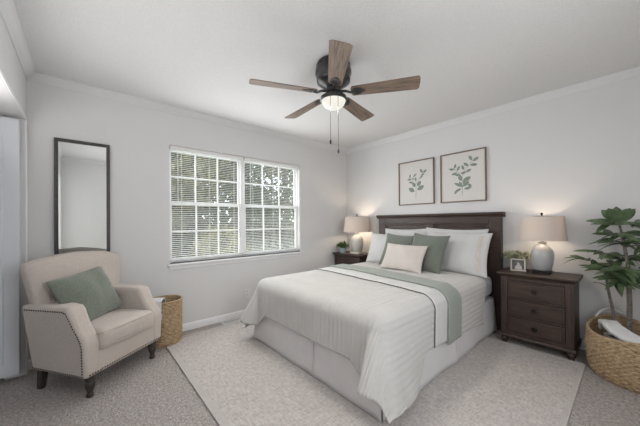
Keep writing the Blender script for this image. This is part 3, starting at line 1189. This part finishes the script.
pf = thing('photo_frame', 'small silver frame with a photo, standing on the nightstand', 'photo frame', (2.515, -0.235, NZ), R(12))
tilt = Matrix.Rotation(R(-10), 4, 'X')
mb = MB()
fw, fh, fb_ = 0.062, 0.122, 0.014
mb.box(-fw, -fw+fb_, -0.006, 0.006, 0, fh, tilt)
mb.box(fw-fb_, fw, -0.006, 0.006, 0, fh, tilt)
mb.box(-fw+fb_, fw-fb_, -0.006, 0.006, 0, fb_, tilt)
mb.box(-fw+fb_, fw-fb_, -0.006, 0.006, fh-fb_, fh, tilt)
mb.build('frame', 'silver_metal', pf, bevel=0.002)
MB().box(-fw+fb_, fw-fb_, -0.002, 0.004, fb_, fh-fb_, tilt).build('photo', 'photo_dark', pf, smooth=0)
ph = MB()
ph.prism([(-0.026, 0.016), (0.034, 0.016), (0.030, 0.046), (0.016, 0.062), (0.012, 0.078), (0.002, 0.086), (-0.008, 0.078), (-0.008, 0.062), (-0.022, 0.050)], -0.0028, -0.0018, 'y', tilt)
ph.build('photo_figure', 'photo_white', pf, smooth=0)
MB().box(-0.012, 0.012, 0.004, 0.010, 0.001, 0.09, Matrix.Translation((0, 0.006, 0)) @ Matrix.Rotation(R(-26), 4, 'X') @ Matrix.Translation((0, 0, 0)) ).build('easel_back', 'photo_dark', pf)

# ------------------------------------------------------------------ framed prints
def leaf_outline(cx_, cz_, ang, L, W):
    pts = []
    n = 7
    for i in range(n+1):
        t = i/n
        pts.append((t*L, W*0.5*math.sin(PI*t)**0.8))
    for i in range(n-1, 0, -1):
        t = i/n
        pts.append((t*L, -W*0.5*math.sin(PI*t)**0.8))
    c, s = math.cos(ang), math.sin(ang)
    return [(cx_+x*c-z*s, cz_+x*s+z*c) for x, z in pts]


def print_frame(xc, w, z0, z1, leaves, stems, label):
    t = thing('framed_print', label, 'framed print', (xc, 0, (z0+z1)/2), 0, 'botanical prints above the headboard')
    hw, hh, f = w/2, (z1-z0)/2, 0.012
    mb = MB()
    mb.box(-hw, -hw+f, -0.028, -0.001, -hh, hh)
    mb.box(hw-f, hw, -0.028, -0.001, -hh, hh)
    mb.box(-hw+f, hw-f, -0.028, -0.001, -hh, -hh+f)
    mb.box(-hw+f, hw-f, -0.028, -0.001, hh-f, hh)
    mb.build('frame', 'picture_wood', t, bevel=0.002)
    pp = MB().box(-hw+f, hw-f, -0.012, -0.002, -hh+f, hh-f).build('paper', 'paper_cream', t, smooth=0)
    dr = MB()
    for st in stems:
        for (a, b2) in zip(st[:-1], st[1:]):
            va, vb = Vector((a[0], 0, a[1])), Vector((b2[0], 0, b2[1]))
            d = (vb-va).normalized()
            s = Vector((-d.z, 0, d.x))*0.002
            q = [va-s, va+s, vb+s, vb-s]
            dr.prism([(p.x, p.z) for p in q], -0.0132, -0.0121, 'y')
    for q, lf in enumerate(leaves):
        dr.prism(leaf_outline(*lf), -0.0134-0.00012*q, -0.0121, 'y')
    dr.build('botanical_drawing', 'print_green', pp, smooth=0)
    return t


A = R
lv1 = [(-0.02, -0.12, A(150), 0.10, 0.062), (0.02, -0.10, A(25), 0.11, 0.062), (-0.01, -0.06, A(120), 0.075, 0.045), (0.02, -0.05, A(50), 0.085, 0.05),
       (0.0, 0.02, A(95), 0.055, 0.03), (-0.04, 0.0, A(165), 0.07, 0.028), (-0.06, 0.05, A(175), 0.07, 0.026), (-0.09, 0.07, A(80), 0.06, 0.022),
       (-0.04, 0.08, A(40), 0.07, 0.024), (0.05, 0.05, A(30), 0.065, 0.024), (0.07, 0.09, A(15), 0.06, 0.022), (0.10, 0.12, A(120), 0.07, 0.03),
       (0.11, 0.12, A(40), 0.06, 0.03), (-0.03, 0.04, A(120), 0.04, 0.022)]
st1 = [[(0.0, -0.215), (0.004, -0.1), (0.002, 0.03)], [(0.003, -0.03), (-0.05, 0.03), (-0.10, 0.09)], [(0.003, -0.02), (0.06, 0.05), (0.11, 0.125)]]
lv2 = [(0.0, -0.12, A(150), 0.11, 0.035), (0.0, -0.12, A(35), 0.10, 0.04), (0.0, -0.13, A(115), 0.085, 0.035), (0.01, -0.09, A(65), 0.09, 0.04), (-0.01, -0.14, A(205), 0.09, 0.03),
       (0.02, -0.15, A(10), 0.085, 0.035), (0.01, -0.06, A(30), 0.10, 0.05), (-0.01, -0.05, A(110), 0.08, 0.045), (0.06, -0.09, A(-40), 0.06, 0.03), (-0.05, -0.15, A(230), 0.07, 0.028),
       (-0.02, 0.02, A(165), 0.08, 0.03), (-0.02, 0.04, A(10), 0.07, 0.03), (-0.06, 0.06, A(200), 0.07, 0.028), (-0.06, 0.08, A(60), 0.065, 0.028), (-0.09, 0.10, A(170), 0.07, 0.028),
       (-0.09, 0.11, A(75), 0.06, 0.026), (0.04, 0.05, A(25), 0.07, 0.03), (0.02, 0.08, A(110), 0.065, 0.03), (0.07, 0.12, A(140), 0.07, 0.034), (0.09, 0.13, A(-5), 0.08, 0.036),
       (0.12, 0.17, A(30), 0.075, 0.036), (0.11, 0.18, A(115), 0.07, 0.034)]
st2 = [[(0.0, -0.225), (0.0, -0.1), (-0.002, 0.0), (0.03, 0.07), (0.12, 0.18)], [(-0.002, -0.01), (-0.04, 0.05), (-0.11, 0.12)]]
print_frame(1.305, 0.525, 1.42, 2.026, lv1, st1, 'framed leaf print with fewer leaves, hanging nearer the window')
print_frame(1.914, 0.525, 1.42, 2.029, lv2, st2, 'framed leaf print with a fuller spray, hanging above the embroidered pillow')

# ------------------------------------------------------------------ mirror
mr = thing('wall_mirror', 'tall narrow dark-framed mirror on the wall behind the armchair', 'mirror', (0, -3.468, 0))
f = 0.026
y0, y1, z0, z1 = -0.190, 0.188, 0.46, 1.932
mb = MB()
mb.box(0.001, 0.028, y0, y0+f, z0, z1)
mb.box(0.001, 0.028, y1-f, y1, z0, z1)
mb.box(0.001, 0.028, y0+f, y1-f, z0, z0+f)
mb.box(0.001, 0.028, y0+f, y1-f, z1-f, z1)
mb.build('frame', 'mirror_frame_paint', mr, bevel=0.003)
mb = MB()
a0, a1, c0, c1, bv = y0+f, y1-f, z0+f, z1-f, 0.018
mb.add([(0.012, a0, c0), (0.012, a1, c0), (0.012, a1, c1), (0.012, a0, c1), (0.0121, a0+bv, c0+bv), (0.0121, a1-bv, c0+bv), (0.0121, a1-bv, c1-bv), (0.0121, a0+bv, c1-bv),
        (0.004, a0, c0), (0.004, a1, c0), (0.004, a1, c1), (0.004, a0, c1)],
       [(4, 5, 6, 7), (0, 1, 5, 4), (1, 2, 6, 5), (2, 3, 7, 6), (3, 0, 4, 7), (8, 11, 10, 9), (0, 8, 9, 1), (1, 9, 10, 2), (2, 10, 11, 3), (3, 11, 8, 0)])
mb.build('mirror_glass', 'mirror_glass', mr, smooth=0)

# ------------------------------------------------------------------ outlet and floor vent
ot = thing('wall_outlet', 'white electrical outlet low on the wall under the window', 'outlet', (0, -1.887, 0.285))
MB().box(0.0, 0.006, -0.036, 0.036, -0.058, 0.058).build('cover_plate', 'plastic_white', ot, bevel=0.003)
for dz in (-0.021, 0.021):
    s = MB().box(0.006, 0.0085, -0.017, 0.017, dz-0.014, dz+0.014).build('socket', 'plastic_white', ot, bevel=0.002)
    q = MB()
    q.box(0.0085, 0.0092, -0.008, -0.005, dz-0.004, dz+0.007)
    q.box(0.0085, 0.0092, 0.005, 0.008, dz-0.004, dz+0.007)
    q.build('slot', 'vent_slot', s)
vt = thing('floor_vent', 'white floor vent in the carpet below the window', 'vent', (0.085, -2.08, 0))
mb = MB()
mb.box(-0.060, -0.044, -0.165, 0.165, 0.0, 0.008)
mb.box(0.044, 0.060, -0.165, 0.165, 0.0, 0.008)
mb.box(-0.044, 0.044, -0.165, -0.149, 0.0, 0.008)
mb.box(-0.044, 0.044, 0.149, 0.165, 0.0, 0.008)
mb.build('frame', 'plastic_white', vt, bevel=0.002)
MB().box(-0.044, 0.044, -0.149, 0.149, 0.0, 0.002).build('damper', 'vent_slot', vt)
mb = MB()
for k in range(13):
    y = -0.138+k*0.023
    mb.box(-0.044, 0.044, y-0.004, y+0.004, 0.002, 0.007)
mb.box(-0.004, 0.004, -0.149, 0.149, 0.002, 0.0065)
mb.build('grille', 'plastic_white', vt)

# ------------------------------------------------------------------ armchair (local: faces +x)
CH = thing('armchair', 'beige linen armchair with nailhead trim in front of the mirror', 'armchair', (0.422, -3.395, 0), R(38))
SZ0 = 0.150
# lower body / seat rail
mb = MB()
plan = [(0.31, -0.325), (0.31, 0.325), (-0.20, 0.285), (-0.20, -0.285)]
mb.prism(plan, SZ0, 0.315, 'z')
mb.build('seat_base', 'linen', CH, bevel=0.018, seg=3)
# arms: scooped profile in xz, extruded, tapering to the back
for s in (-1, 1):
    prof = [(-0.20, SZ0), (0.312, SZ0), (0.318, 0.36), (0.310, 0.400), (0.285, 0.440), (0.245, 0.490), (0.215, 0.545), (0.190, 0.600), (0.165, 0.622), (0.10, 0.628), (-0.20, 0.632)]
    mb = MB()
    n = len(prof)

    def wy(x, inner):
        k = (x+0.24)/0.56
        o = 0.292+(0.335-0.292)*k
        return s*((o-0.105) if inner else o)
    def splay(s, x, z):
        # the arms lean outwards towards the top, most at the back
        return s*(z-SZ0)/0.48*(0.016+0.052*max(0, (0.20-x)/0.40))
    vs = [(x, wy(x, True), z) for x, z in prof]+[(x, wy(x, False)+splay(s, x, z), z) for x, z in prof]
    fs = [tuple(range(n)), tuple(range(n, 2*n))]+[(i, (i+1) % n, n+(i+1) % n, n+i) for i in range(n)]
    mb.add(vs, fs)
    arm = mb.build('arm', 'linen', CH, bevel=0.026, seg=4, smooth=60)
    # nailhead trim along the outer face edge
    path = [(-0.18, 0.175), (0.290, 0.172), (0.292, 0.36), (0.282, 0.398), (0.258, 0.438), (0.220, 0.486), (0.190, 0.540), (0.166, 0.585), (0.14, 0.597), (-0.18, 0.603)]
    nb = MB()

    def nail(p, nrm):
        q = Vector(nrm).to_track_quat('Z', 'Y').to_matrix().to_4x4()
        nb.lathe([(0.0062, 0), (0.0052, 0.002), (0.003, 0.0034), (0.0006, 0.0038)], n=8, mtx=Matrix.Translation(p) @ q)
    for (a, b2) in zip(path[:-1], path[1:]):
        L = math.hypot(b2[0]-a[0], b2[1]-a[1])
        k = max(1, round(L/0.0185))
        for i in range(k):
            x = a[0]+(b2[0]-a[0])*i/k
            z = a[1]+(b2[1]-a[1])*i/k
            nail((x, wy(x, False)+splay(s, x, z)+s*0.0004, z), (0, s, 0))
    nb.build('nailhead_trim', 'nail_metal', arm)
nb = MB()
for i in range(34):
    y = -0.305+i*0.0185
    q = Vector((1, 0, 0)).to_track_quat('Z', 'Y').to_matrix().to_4x4()
    nb.lathe([(0.0062, 0), (0.0052, 0.002), (0.003, 0.0034), (0.0006, 0.0038)], n=8, mtx=Matrix.Translation((0.3185 if abs(y) > 0.225 else 0.3105, y, 0.172)) @ q)
nb.build('nailhead_trim', 'nail_metal', CH)
# back: gently crowned, leaning slab
rows = []
nu, nw = 26, 10
mb = MB()
ring = []
prof_b = []
for i in range(15):
    q = i/14
    z = 0.30+(0.965-0.30)*q
    xc = -0.118-0.072*q
    prof_b.append((z, xc))
back_rows = []
for i, (z, xc) in enumerate(prof_b):
    q = i/14
    hwid = 0.285+0.080*q
    th = 0.054
    row = []
    for k in range(40):
        a = 2*PI*k/40
        ca, sa = math.cos(a), math.sin(a)
        e = 0.22
        px = math.copysign(abs(ca)**(2*e if abs(ca) > 0 else 1), ca)
        py = math.copysign(abs(sa)**(2*e if abs(sa) > 0 else 1), sa)
        top = -0.055*(py*py)*sstep(0.55, 1.0, q)
        shrink = 1-0.25*sstep(0.93, 1.0, q)*abs(px)
        puff = 0.018*(1-py*py)*(1 if px > 0 else 0)*(1-sstep(0.9, 1, q))
        row.append((xc+px*th*shrink+puff, py*hwid*(1-0.03*sstep(0.93, 1, q)), z+top))
    back_rows.append(row)
mb.grid(back_rows, closed_u=True)
mb.f.append(tuple(range(40))[::-1])
mb.f.append(tuple(range(14*40, 15*40)))
mb.build('backrest', 'linen', CH, bevel=0.016, seg=3, smooth=50)
# seat cushion
MB().soft_box(0.50, 0.47, 0.135, 0.035, (0.085, 0, 0.375), n=12, bulge=(0.012, 0.0, 0.022)).build('seat_cushion', 'linen', CH, smooth=60)
pp = MB()
for zz in (0.428, 0.322):
    pts = []
    for (x, y) in [(0.332, -0.215), (0.332, 0.215)]:
        pts.append((x, y, zz))
    pp.tube([(0.10, -0.236, zz), (0.30, -0.236, zz), (0.328, -0.222, zz), (0.336, -0.1, zz), (0.337, 0.1, zz), (0.328, 0.222, zz), (0.30, 0.236, zz), (0.10, 0.236, zz)], 0.0045, 6)
pp.build('cushion_piping', 'linen', CH)
for s in (-1, 1):
    MB().lathe([(0.014, 0.0), (0.021, 0.005), (0.022, 0.022), (0.016, 0.034), (0.018, 0.042), (0.026, 0.066), (0.030, 0.090), (0.024, 0.108), (0.030, 0.116), (0.030, 0.152)],
               (0.272, s*0.268, 0), n=18).build('front_leg', 'leg_wood', CH)
    mb = MB()
    x0 = -0.165
    mb.add([(x0-0.036, s*0.25-0.016, 0), (x0+0.0, s*0.25-0.016, 0), (x0+0.0, s*0.25+0.016, 0), (x0-0.036, s*0.25+0.016, 0),
            (x0-0.022, s*0.25-0.023, 0.155), (x0+0.028, s*0.25-0.023, 0.155), (x0+0.028, s*0.25+0.023, 0.155), (x0-0.022, s*0.25+0.023, 0.155)],
           [(0, 1, 2, 3), (4, 5, 6, 7), (0, 1, 5, 4), (1, 2, 6, 5), (2, 3, 7, 6), (3, 0, 4, 7)])
    mb.build('rear_leg', 'leg_wood', CH, bevel=0.003)
# cushion on the chair
o = pillow_mb(0.47, 0.40, 0.16, 21, 0.06, wr=0.016).build('chair_cushion', 'sage_velvet', smooth=0)
weld(o)
chm = Matrix.Translation((0.422, -3.395, 0)) @ Matrix.Rotation(R(38), 4, 'Z')
o.matrix_world = chm @ Matrix.Rotation(R(90), 4, 'Z') @ lean_matrix(Vector((-0.055, 0.0, 0.632)), 8, 26, 6)
tag(o, 'sage green velvet cushion on the beige armchair', 'cushion')


# ------------------------------------------------------------------ wicker baskets
def basket_mb(prof, rows_n, stakes, amp, ex=1.0, ey=1.0, dip=None):
    """woven wall: strands pass in front of and behind the stakes, row by row"""
    n = stakes*6
    sub = 4
    rows = []

    def rad(t):
        for (t0, r0), (t1, r1) in zip(prof[:-1], prof[1:]):
            if t <= t1:
                k = (t-t0)/(t1-t0)
                return r0+(r1-r0)*k
        return prof[-1][1]
    Hh = prof[-1][0]
    total = rows_n*sub
    for i in range(total+1):
        t = i/total
        z = Hh*t
        rowi = min(rows_n-1, i//sub)
        ph_ = (i % sub)/sub
        prof_s = math.sin(PI*ph_) if i < total else 0
        row = []
        for k in range(n):
            a = 2*PI*k/n
            r = rad(z)+amp*(0.35+0.65*math.sin(stakes*a/2+PI*rowi))*prof_s+0.0012*prof_s
            zz = z
            if dip:
                zz = z*(1+dip(a))
            row.append((r*ex*math.cos(a), r*ey*math.sin(a), zz))
        rows.append(row)
    mb = MB().grid(rows, closed_u=True)
    inner = []
    for t in (1.0, 0.6, 0.2, 0.05):
        z = Hh*t
        inner.append([((rad(z)-0.012)*ex*math.cos(2*PI*k/n), (rad(z)-0.012)*ey*math.sin(2*PI*k/n), z*(1+(dip(2*PI*k/n) if dip else 0))) for k in range(n)])
    inner = [rows[-1]]+inner
    mb2 = MB().grid(inner, closed_u=True)
    mb.add(mb2.v, mb2.f)
    k0 = len(mb.v)-n
    mb.f.append(tuple(range(k0, k0+n)))
    mb.f.append(tuple(range(n)))
    return mb


def ring_pts(r, z, ex=1, ey=1, n=48, dip=None):
    return [(r*ex*math.cos(2*PI*k/n), r*ey*math.sin(2*PI*k/n), z*(1+(dip(2*PI*k/n) if dip else 0))) for k in range(n)]


bk = thing('wicker_basket', 'small round wicker basket between the armchair and the window', 'basket', (0.185, -2.858, 0))
basket_mb([(0, 0.142), (0.1, 0.150), (0.42, 0.152)], 22, 34, 0.005).build('basket_body', 'wicker', bk, smooth=60, recalc=False)
MB().tube(ring_pts(0.149, 0.425), 0.010, 8, closed=True).build('rim', 'wicker', bk)


def drape_strip(mb, pts_a, pts_b, n=14, seed=0, wob=0.006):
    """cloth strip between two poly-lines"""
    def samp(P, t):
        L = (len(P)-1)*t
        i = min(len(P)-2, int(L))
        k = L-i
        return Vector(P[i])*(1-k)+Vector(P[i+1])*k
    rows = []
    m_ = 24
    for i in range(m_+1):
        row = []
        for j in range(n+1):
            p = samp(pts_a, i/m_)*(1-j/n)+samp(pts_b, i/m_)*(j/n)
            p += noise.noise_vector(p*16+Vector((seed, 0, 0)))*wob
            row.append(p)
        rows.append(row)
    return mb.grid(rows)


bt = thing('basket_throw', 'white fringed throw draped over the rim of the small basket', 'throw', (0.185, -2.858, 0), R(-18))
mb = MB()
drape_strip(mb, [(-0.05, -0.11, 0.36), (0.03, -0.12, 0.46), (0.10, -0.125, 0.475), (0.150, -0.12, 0.455), (0.168, -0.12, 0.40), (0.170, -0.115, 0.35)],
            [(-0.02, 0.01, 0.36), (0.06, 0.01, 0.465), (0.13, 0.0, 0.475), (0.172, -0.01, 0.452), (0.180, -0.01, 0.40), (0.180, -0.01, 0.36)], wob=0.004)
o = mb.build('throw_cloth', 'towel_white', bt, smooth=70, recalc=False)
sm = o.modifiers.new('solid', 'SOLIDIFY'); sm.thickness = 0.008; sm.offset = 1
mb = MB()
rnd = random.Random(2)
for k in range(14):
    q = k/13
    y = -0.11+0.105*q
    x = 0.170+0.010*q
    mb.tube([(x, y, 0.345), (x+0.006, y+rnd.uniform(-.004, .004), 0.32), (x+0.004, y+rnd.uniform(-.008, .008), 0.285)], [0.003, 0.0028, 0.0015], 5)
mb.build('fringe', 'towel_white', bt)

# big basket with plant
GB = Vector((3.305, -0.345, 0))


def gdip(a):
    # the rim rises at the two handle ends and dips in the middle
    return 0.20*(abs(math.cos(a-R(128)))**3)-0.04


gb = thing('wicker_basket', 'large wicker basket holding the tall plant beside the nightstand', 'basket', GB)
basket_mb([(0, 0.272), (0.05, 0.294), (0.20, 0.305), (0.325, 0.296)], 22, 76, 0.008, dip=gdip).build('basket_body', 'wicker', gb, smooth=60, recalc=False)
MB().tube(ring_pts(0.292, 0.328, dip=gdip, n=80), 0.012, 8, closed=True).build('rim', 'wicker', gb)
for aa in (128, 308):
    hp = []
    for k in range(15):
        q = k/14
        a = R(aa-24+48*q)
        hp.append((0.292*math.cos(a), 0.292*math.sin(a), 0.375+0.062*math.sin(PI*q)))
    MB().tube(hp, 0.010, 8).build('handle', 'pot_white', gb)


def blob_cloth(name, c, sx_, sy_, sz_, mat, label, cat, seed, wob=0.02):
    mb = MB()
    rows = []
    n, m_ = 26, 14
    for i in range(m_+1):
        ph_ = -PI/2+PI*i/m_
        row = []
        for k in range(n):
            a = 2*PI*k/n
            p = Vector((sx_*math.cos(ph_)*math.cos(a), sy_*math.cos(ph_)*math.sin(a), sz_*math.sin(ph_)))
            row.append(p+noise.noise_vector(p*9+Vector((seed, 0, 0)))*wob+noise.noise_vector(p*22+Vector((seed, 3, 0)))*wob*0.35)
        rows.append(row)
    mb.grid(rows, closed_u=True)
    mb.f.append(tuple(range(n))[::-1])
    mb.f.append(tuple(range(m_*n, (m_+1)*n)))
    o = mb.build(name, mat, smooth=80)
    o.location = c
    tag(o, label, cat)
    return o


gt = thing('basket_towel', 'white towel folded over the rim of the large basket', 'towel', GB)
mb = MB()
drape_strip(mb, [(-0.235, 0.05, 0.30), (-0.225, -0.02, 0.385), (-0.20, -0.11, 0.385), (-0.16, -0.19, 0.355), (-0.06, -0.262, 0.325), (0.02, -0.270, 0.325)],
            [(-0.14, 0.10, 0.32), (-0.13, 0.03, 0.385), (-0.11, -0.06, 0.38), (-0.07, -0.12, 0.365), (0.0, -0.18, 0.35), (0.06, -0.20, 0.35)], wob=0.010, seed=4)
o = mb.build('towel_cloth', 'towel_white', gt, smooth=70, recalc=False)
sm = o.modifiers.new('solid', 'SOLIDIFY'); sm.thickness = 0.03; sm.offset = 0
blob_cloth('basket_blanket', GB+Vector((0.135, -0.01, 0.290)), 0.115, 0.15, 0.085, 'throw_grey', 'grey knit blanket bunched inside the large basket around the plant', 'blanket', 3, 0.022)

# tall plant standing in the basket
PL = Vector((3.205, -0.20, 0.02))
tp = thing('potted_tree', 'tall leafy indoor plant with two trunks growing from the large basket', 'plant', PL)
MB().lathe([(0.085, 0), (0.105, 0.20), (0.112, 0.205), (0.112, 0.225), (0.098, 0.225), (0.094, 0.20), (0.01, 0.19)], n=24).build('pot', 'pot_white', tp)
MB().lathe([(0.094, 0.19), (0.094, 0.203), (0.01, 0.208)], n=20).build('soil', 'soil', tp)
rnd = random.Random(17)
trunks = [([(-0.035, 0.0, 0.18), (-0.06, 0.01, 0.45), (-0.085, 0.0, 0.62), (-0.10, -0.02, 0.78)], [0.013, 0.011, 0.009, 0.006]),
          ([(0.03, 0.0, 0.18), (0.035, 0.0, 0.5), (0.03, -0.01, 0.8), (0.0, -0.02, 1.05), (-0.02, -0.03, 1.17)], [0.018, 0.016, 0.013, 0.009, 0.005])]
for pts, rr in trunks:
    MB().tube(pts, rr, 9).build('trunk', 'plant_bark', tp)
lf = MB()
nodes = [(-0.10, -0.02, 0.78), (-0.09, -0.01, 0.70), (-0.085, 0.0, 0.62), (0.03, -0.01, 0.66), (0.03, -0.01, 0.76), (0.025, -0.015, 0.86), (0.015, -0.02, 0.95), (0.0, -0.02, 1.04), (-0.02, -0.03, 1.13)]
tips = []
for nd in nodes:
    for k in range(3):
        a = 2*PI*k/3+nd[2]*9+rnd.uniform(-0.5, 0.5)
        L = rnd.uniform(0.08, 0.20)
        if nd[2] > 1.0:
            L *= 0.6
        d = Vector((math.cos(a), math.sin(a)*0.7, rnd.uniform(-0.05, 0.5))).normalized()*L
        e = Vector(nd)+d
        e.y = min(e.y, 0.06)
        MB().tube([nd, Vector(nd)+d*0.5+Vector((0, 0, 0.01)), e], [0.0045, 0.0035, 0.002], 6).build('branch', 'plant_bark', tp)
        tips.append((nd, e, d))
for nd, e, d in tips:
    n = rnd.choice((6, 7))
    a0 = math.atan2(d.y, d.x)
    for k in range(n):
        a = a0+rnd.uniform(-1.9, 1.9)
        dv = Vector((math.cos(a), math.sin(a), rnd.uniform(-0.25, 0.55))).normalized()
        L = rnd.uniform(0.12, 0.185)
        p = e-d*rnd.uniform(0, 0.5)
        if (PL+p+dv*L).y > -0.03:
            dv.y = -abs(dv.y)*0.5
        tip = PL+p+dv*L
        if tip.x < 2.99 and tip.z < 0.80:
            continue
        leaf_mesh(lf, p, dv, (rnd.gauss(0, .5), rnd.gauss(0, .5)-0.7, 1), L, L*rnd.uniform(0.23, 0.30), rnd.uniform(0.1, 0.4), 0.28, 6)
for k in range(5):
    a = 0.4+k*1.26
    leaf_mesh(lf, Vector((-0.02, -0.03, 1.15)), (math.cos(a)*0.7, math.sin(a)*0.35-0.1, 0.85), (0.2*math.cos(a*2), 1, 0.2), 0.15, 0.074, 0.1, 0.2, 6)
lf.build('foliage', 'leaf_dark', tp, smooth=60, recalc=False)

# ------------------------------------------------------------------ ceiling fan
FC = Vector((1.718, -1.978, H))
fan = thing('ceiling_fan', 'five-blade ceiling fan with weathered wood blades and lit globe', 'ceiling fan', FC)
ZB = 2.205-H
MB().lathe([(0.070, -0.001), (0.128, -0.004), (0.136, -0.020), (0.132, -0.045), (0.141, -0.055), (0.143, -0.085), (0.130, -0.115), (0.134, -0.125), (0.130, -0.150),
            (0.098, -0.172), (0.078, -0.185), (0.060, -0.198), (0.05, -0.205)], n=44).build('motor_housing', 'bronze_metal', fan, smooth=50)
MB().lathe([(0.045, -0.200), (0.062, -0.206), (0.064, -0.232), (0.050, -0.240), (0.050, -0.252), (0.085, -0.260), (0.102, -0.268), (0.106, -0.290), (0.098, -0.296), (0.02, -0.297)], n=40).build('light_fitter', 'bronze_metal', fan, smooth=50)
gp = [(0.094, -0.294)]
for k in range(1, 11):
    a = PI/2*k/10
    gp.append((max(0.003, 0.094*math.cos(a)), -0.294-0.068*math.sin(a)))
MB().lathe(gp, n=40).build('globe', 'globe_glass', fan, smooth=60)
for a in (-113.7, -39.8, 34.5, 104.0, 177.5):
    rot = Matrix.Rotation(R(a), 4, 'Z')
    bl = MB()
    prof = []
    r0, r1 = 0.150, (0.60 if a == -39.8 else 0.632)
    n = 12
    for i in range(n+1):
        t = i/n
        prof.append((r0+(r1-r0)*t, 0.052+0.018*t))
    out = [(r0-0.012, 0.030)]+prof+[(r1+0.012, 0.052), (r1+0.014, 0.0)]
    poly = out+[(x, -y) for x, y in out[:-1][::-1]]
    pitch = Matrix.Rotation(R(-13), 4, 'X')
    bl.prism(poly, -0.0035, 0.0035, 'z')
    bo = bl.build('blade', 'blade_wood', fan, bevel=0.002)
    bo.matrix_local = Matrix.Translation((0, 0, ZB)) @ rot @ pitch
    br = MB()
    br.tube([(0.055, 0, 0.012), (0.10, 0, 0.006), (0.135, 0, -0.010), (0.165, 0, -0.008)], [0.012, 0.010, 0.009, 0.009], 8)
    br.prism([(0.150, -0.018), (0.175, -0.040), (0.215, -0.030), (0.250, 0.0), (0.215, 0.030), (0.175, 0.040), (0.150, 0.018)], -0.0085, -0.0036, 'z')
    for (sx_, sy_) in ((0.185, -0.022), (0.185, 0.022), (0.225, 0.0)):
        br.lathe([(0.006, -0.0085), (0.005, -0.011), (0.001, -0.012)], (sx_, sy_, 0), n=8)
    br.build('blade_bracket', 'bronze_metal', bo, bevel=0.001)
for (dx, dy, L) in ((-0.035, -0.035, 0.375), (0.045, 0.045, 0.445)):
    z0 = -0.262
    dv = Vector((dx, dy, 0)).normalized()*0.108
    dv = Vector((0.657, 0.754, 0))*(-0.030 if dx < 0 else 0.028)+Vector((0.754, -0.657, 0))*0.107
    c = MB().tube([(dv.x*0.9, dv.y*0.9, z0), (dv.x, dv.y, z0-0.012), (dv.x, dv.y, z0-L)], 0.0016, 6)
    co = c.build('pull_chain', 'mirror_frame_paint', fan)
    MB().lathe([(0.002, 0.004), (0.0055, 0.0), (0.0075, -0.014), (0.006, -0.026), (0.002, -0.030)], (dv.x, dv.y, z0-L), n=12).build('chain_fob', 'bronze_metal', co)
ld = bpy.data.lights.new('fan_globe_light', 'AREA')
ld.shape = 'DISK'
ld.size = 0.18
ld.energy = 7
ld.color = (1.0, 0.94, 0.88)
lo = bpy.data.objects.new('fan_globe_light', ld)
lo.location = (0, 0, -0.366)
COL.objects.link(lo)
lo.parent = fan
